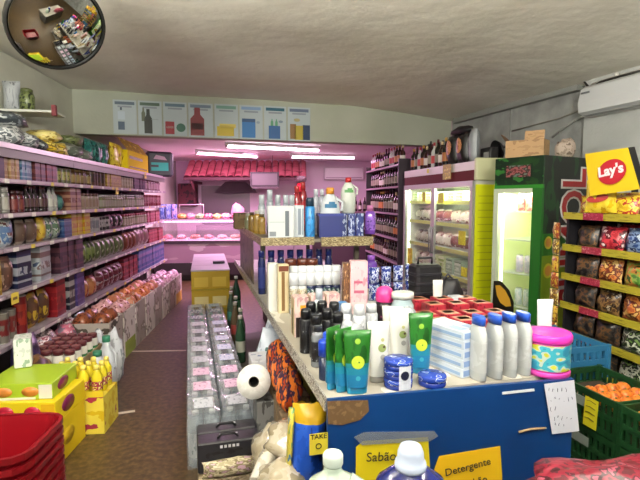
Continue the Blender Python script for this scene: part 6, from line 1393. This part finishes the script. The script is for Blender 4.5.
area('counter_light', Frame(-3.25, 9.35, .1)(MWd/2, .4, 1.15), (0, 0, .1), 1.5, .2, 8, (1, .45, .8))
MC = Frame(-3.25, 9.35, .1)
for i in range(6):
    t = thing('meat_tray', f'tray of meat in the pink counter, {ORD[i]} from the left', 'tray', MC(.2 + i*.27, .35, .8008), .1, 'meat trays in the counter'); b = MB(); b.box(-.12, .12, -.2, .2, 0, .02, mat('#d9d0d4', .4)); b.build('tray', t)
    b = MB(); b.blob(.1, .17, .045, blotch([['#a43444', '#d98a94', '#8a2434'], ['#c4707c', '#e0b4b4', '#8a3c4c'], ['#d4a48a', '#b46a5a', '#e8ccb4']][i % 3], None, (3, 3, 3), .4, i), 500+i, .2, M=Matrix.Translation((0, 0, .015))); b.build('meat', t)
for i in range(7):
    c_ = [['#c98a3c', '#e0c07a'], ['#d9708a', '#f0b4c4'], ['#7a9a5a', '#c4d4a4'], ['#c4445a', '#e8a4b0'], ['#e0b44a', '#f0dca4'], ['#d47a9a', '#f0c4d4'], ['#8a3c4c', '#c98a94']][i]
    b = MB(); b.blob(.10, .12, .06, blotch(c_, None, (3, 3, 3), .4, i), 510+i, .2); tag(b.build('food_bowl', None, MC(.45 + i*.18, .55, 1.2105), .1), f'small food pile on the counter top, {ORD[i]} from the left', 'food', 'food piles on the meat counter')
lv_ = MB(); 
b = MB(); b.tube([MC(.35, .85, 1.21), MC(.35, .85, 1.50), MC(.85, .85, 1.50), MC(.85, .85, 1.21)], .015, mat('#d9c4d0', .3, .5), 8); tag(b.build('hanging_rail'), 'bent steel rail frame standing on the meat counter', 'rail')
b = MB(); b.chbox(0, .3, 0, .28, 0, .3, .02, blotch(['#8a3c4c', '#3a2430', '#b46a7a'], None, (3, 3, 3), .5)); tag(b.build('scale_box', None, MC(.0, .55, 1.2108), .1), 'dark reddish machine on the left end of the meat counter', 'machine')
for i in range(3):
    b = MB(); b.bag(.12, .09, .3, blotch([['#4a64b4', '#8aa0d4'], ['#a4b4e0', '#6a7ac4'], ['#c4a4d4', '#5a6ac0']][i], None, (3, 3, 3), .4), 520+i); tag(b.build('blue_pack', None, MC(.08 + i*.12, .42, 1.2106), .1), f'blue pack on the meat counter behind shelving end, {ORD[i]} from left', 'pack', 'blue packs on the meat counter')
b = MB(); b.chbox(0, .4, 0, .3, 0, .09, .02, mat('#3a2c30', .5)); tag(b.build('weighing_scale', None, MC(1.3, .55, 1.2108), .1), 'low dark weighing scale on right end of the meat counter', 'scale')
b = MB(); b.chbox(-.22, .22, -.14, .14, 0, .55, .03, blotch(['#3a2228', '#6a2c38', '#24181c'], None, (2, 2, 2), .6)); tag(b.build('wall_cabinet', None, (-3.26, 11.92, 1.45), 0), 'dark reddish wall cabinet on the back wall left of the awning', 'cabinet')
# red lantern, pink cloth and wall unit air conditioner on back wall
ln = thing('hanging_lantern', 'small red lantern with dark top under the right end of awning', 'lantern', atd(301, 188, 10.4)); b = MB(); b.lathe([(.04, -.1), (.09, -.08), (.1, .02), (.07, .1)], mat('#c41c2c', .35), 14); b.build('body', ln); b = MB(); b.lathe([(.07, .1), (.11, .14), (.11, .24), (.06, .26)], mat('#4a3c3a', .5), 14); b.build('top', ln); b = MB(); b.tube([(0, 0, .26), (0, 0, 2.56-ln.location.z)], .006, mat('#3a3034', .5)); b.build('cord', ln)
pk = MB(); pk.blob(.14, .1, .17, mat('#d99ab8', .6), 530, .2); tag(pk.build('pink_bag', None, MC(1.58, .72, 1.2106)), 'pink paper bag at the right end of the meat counter', 'bag')
a2 = thing('air_conditioner', 'pink lit air conditioner on the back wall', 'air conditioner', (.1, 11.906, 2.1)); b = MB(); b.chbox(0, .98, -.02, .17, 0, .3, .03, mat('#d9ccd2', .4)); b.build('housing', a2); b = MB(); b.box(.05, .93, -.024, -.02, .04, .06, mat('#a08a96', .5)); b.build('louvre', a2)
# distant shelf of dark bottles in front of the back wall
BS = Frame(-.2, 11.4, 0)
bs = thing('back_shelf', 'low shelf of dark bottles before the pink back wall', 'shelf', (-.2, 11.4, 0)); b = MB(); b.box(0, 1.35, 0, .3, 1.30, 1.33, mat('#8a6a7a', .5)); b.box(0, 1.35, 0, .3, .9, .93, mat('#8a6a7a', .5)); b.build('shelf', bs); b = MB(); b.box(0, .03, .0, .3, 0, 1.3, mat('#6a4a5a', .5)); b.box(1.32, 1.35, 0, .3, 0, 1.3, mat('#6a4a5a', .5)); b.box(.03, 1.32, .28, .3, 0, 1.3, mat('#4a343e', .6)); b.build('frame', bs)
for k in range(12): put_wine([0, 1, 4, 0][k % 4], BS(.08 + k*.108, .12, 1.3306), f'dark bottle on the low back shelf, {ORD[k]} from the left', 'bottles on the low back shelf', 1.05)

# ------------------------------------------------------------------ foreground counter, bottles and red net bag
fc = thing('counter', 'low counter in the foreground below the picture edge', 'counter', (-.25, .62, 0)); b = MB(); b.box(0, 1.6, 0, .62, .72, .75, mat('#8a8478', .5)); b.build('counter_top', fc); b = MB(); b.box(.03, 1.57, .03, .59, 0, .72, mat('#5a564e', .6)); b.build('body', fc)
wbt = thing('detergent_bottle', 'milky pale green bottle in the foreground, its bare neck showing', 'bottle', (.028, 1.0, .7505), .2); wbt.scale = (1, 1, .93)
b = MB(); mk = blotch(['#b4c4b0', '#bccab8', '#aabca8'], None, (2, 2, 2), .2, coat=.4); b.lathe([(.075, 0), (.082, .01), (.082, .19), (.075, .225), (.052, .258), (.026, .276), (.0195, .286), (.0195, .30)], mk, 24, sx=1, sy=.8); b.build('body', wbt)
b = MB(); b.lathe([(.021, .298), (.0225, .302), (.0225, .32), (.020, .325), (.016, .326)], mat('#c4d0c4', .3), 18); b.build('neck_ring', wbt)
b = MB(); b.tube([(.05, -.02, .15), (.09, -.03, .18), (.085, -.03, .235), (.035, -.01, .265)], .014, mk, 8); b.build('handle', wbt)
bbt = thing('detergent_bottle', 'dark blue bottle with white cap in the foreground before the yellow sign', 'bottle', (.187, .95, .7505), 0)
b = MB(); b.lathe([(.085, 0), (.095, .01), (.095, .19), (.088, .23), (.068, .275), (.042, .295), (.027, .303)], mat('#1a2262', .18, 0, 0, .5), 28, sx=1, sy=.7); b.build('body', bbt)
b = MB(); b.lathe([(.032, .298), (.033, .304), (.032, .312), (.028, .314), (.027, .332), (.022, .345), (.010, .350), (0, .351)], mat('#b4c0d4', .3), 24); b.build('cap', bbt)
nb_ = thing('net_bag', 'red net bag of onions in the bottom right foreground', 'bag', (.81, 1.16, .7505), .1); nb_.scale = (1, 1, 1.12)
rn = random.Random(9)
netm = blotch(['#4c0614', '#7a1028', '#32040e', '#9a4a5c'], [0, .44, .56, .63], (15, 6, 5), .4, 2, 1, bump=.5)
b = MB(); b.blob(.37, .14, .085, netm, 600, .16, 36, 20); b.build('net', nb_)
b = MB(); b.blob(.05, .06, .06, clear('#d4d8dc', .4, .2, .2), 603, .3, M=Matrix.Translation((.36, -.0, .03))); b.build('clear_tail', nb_)
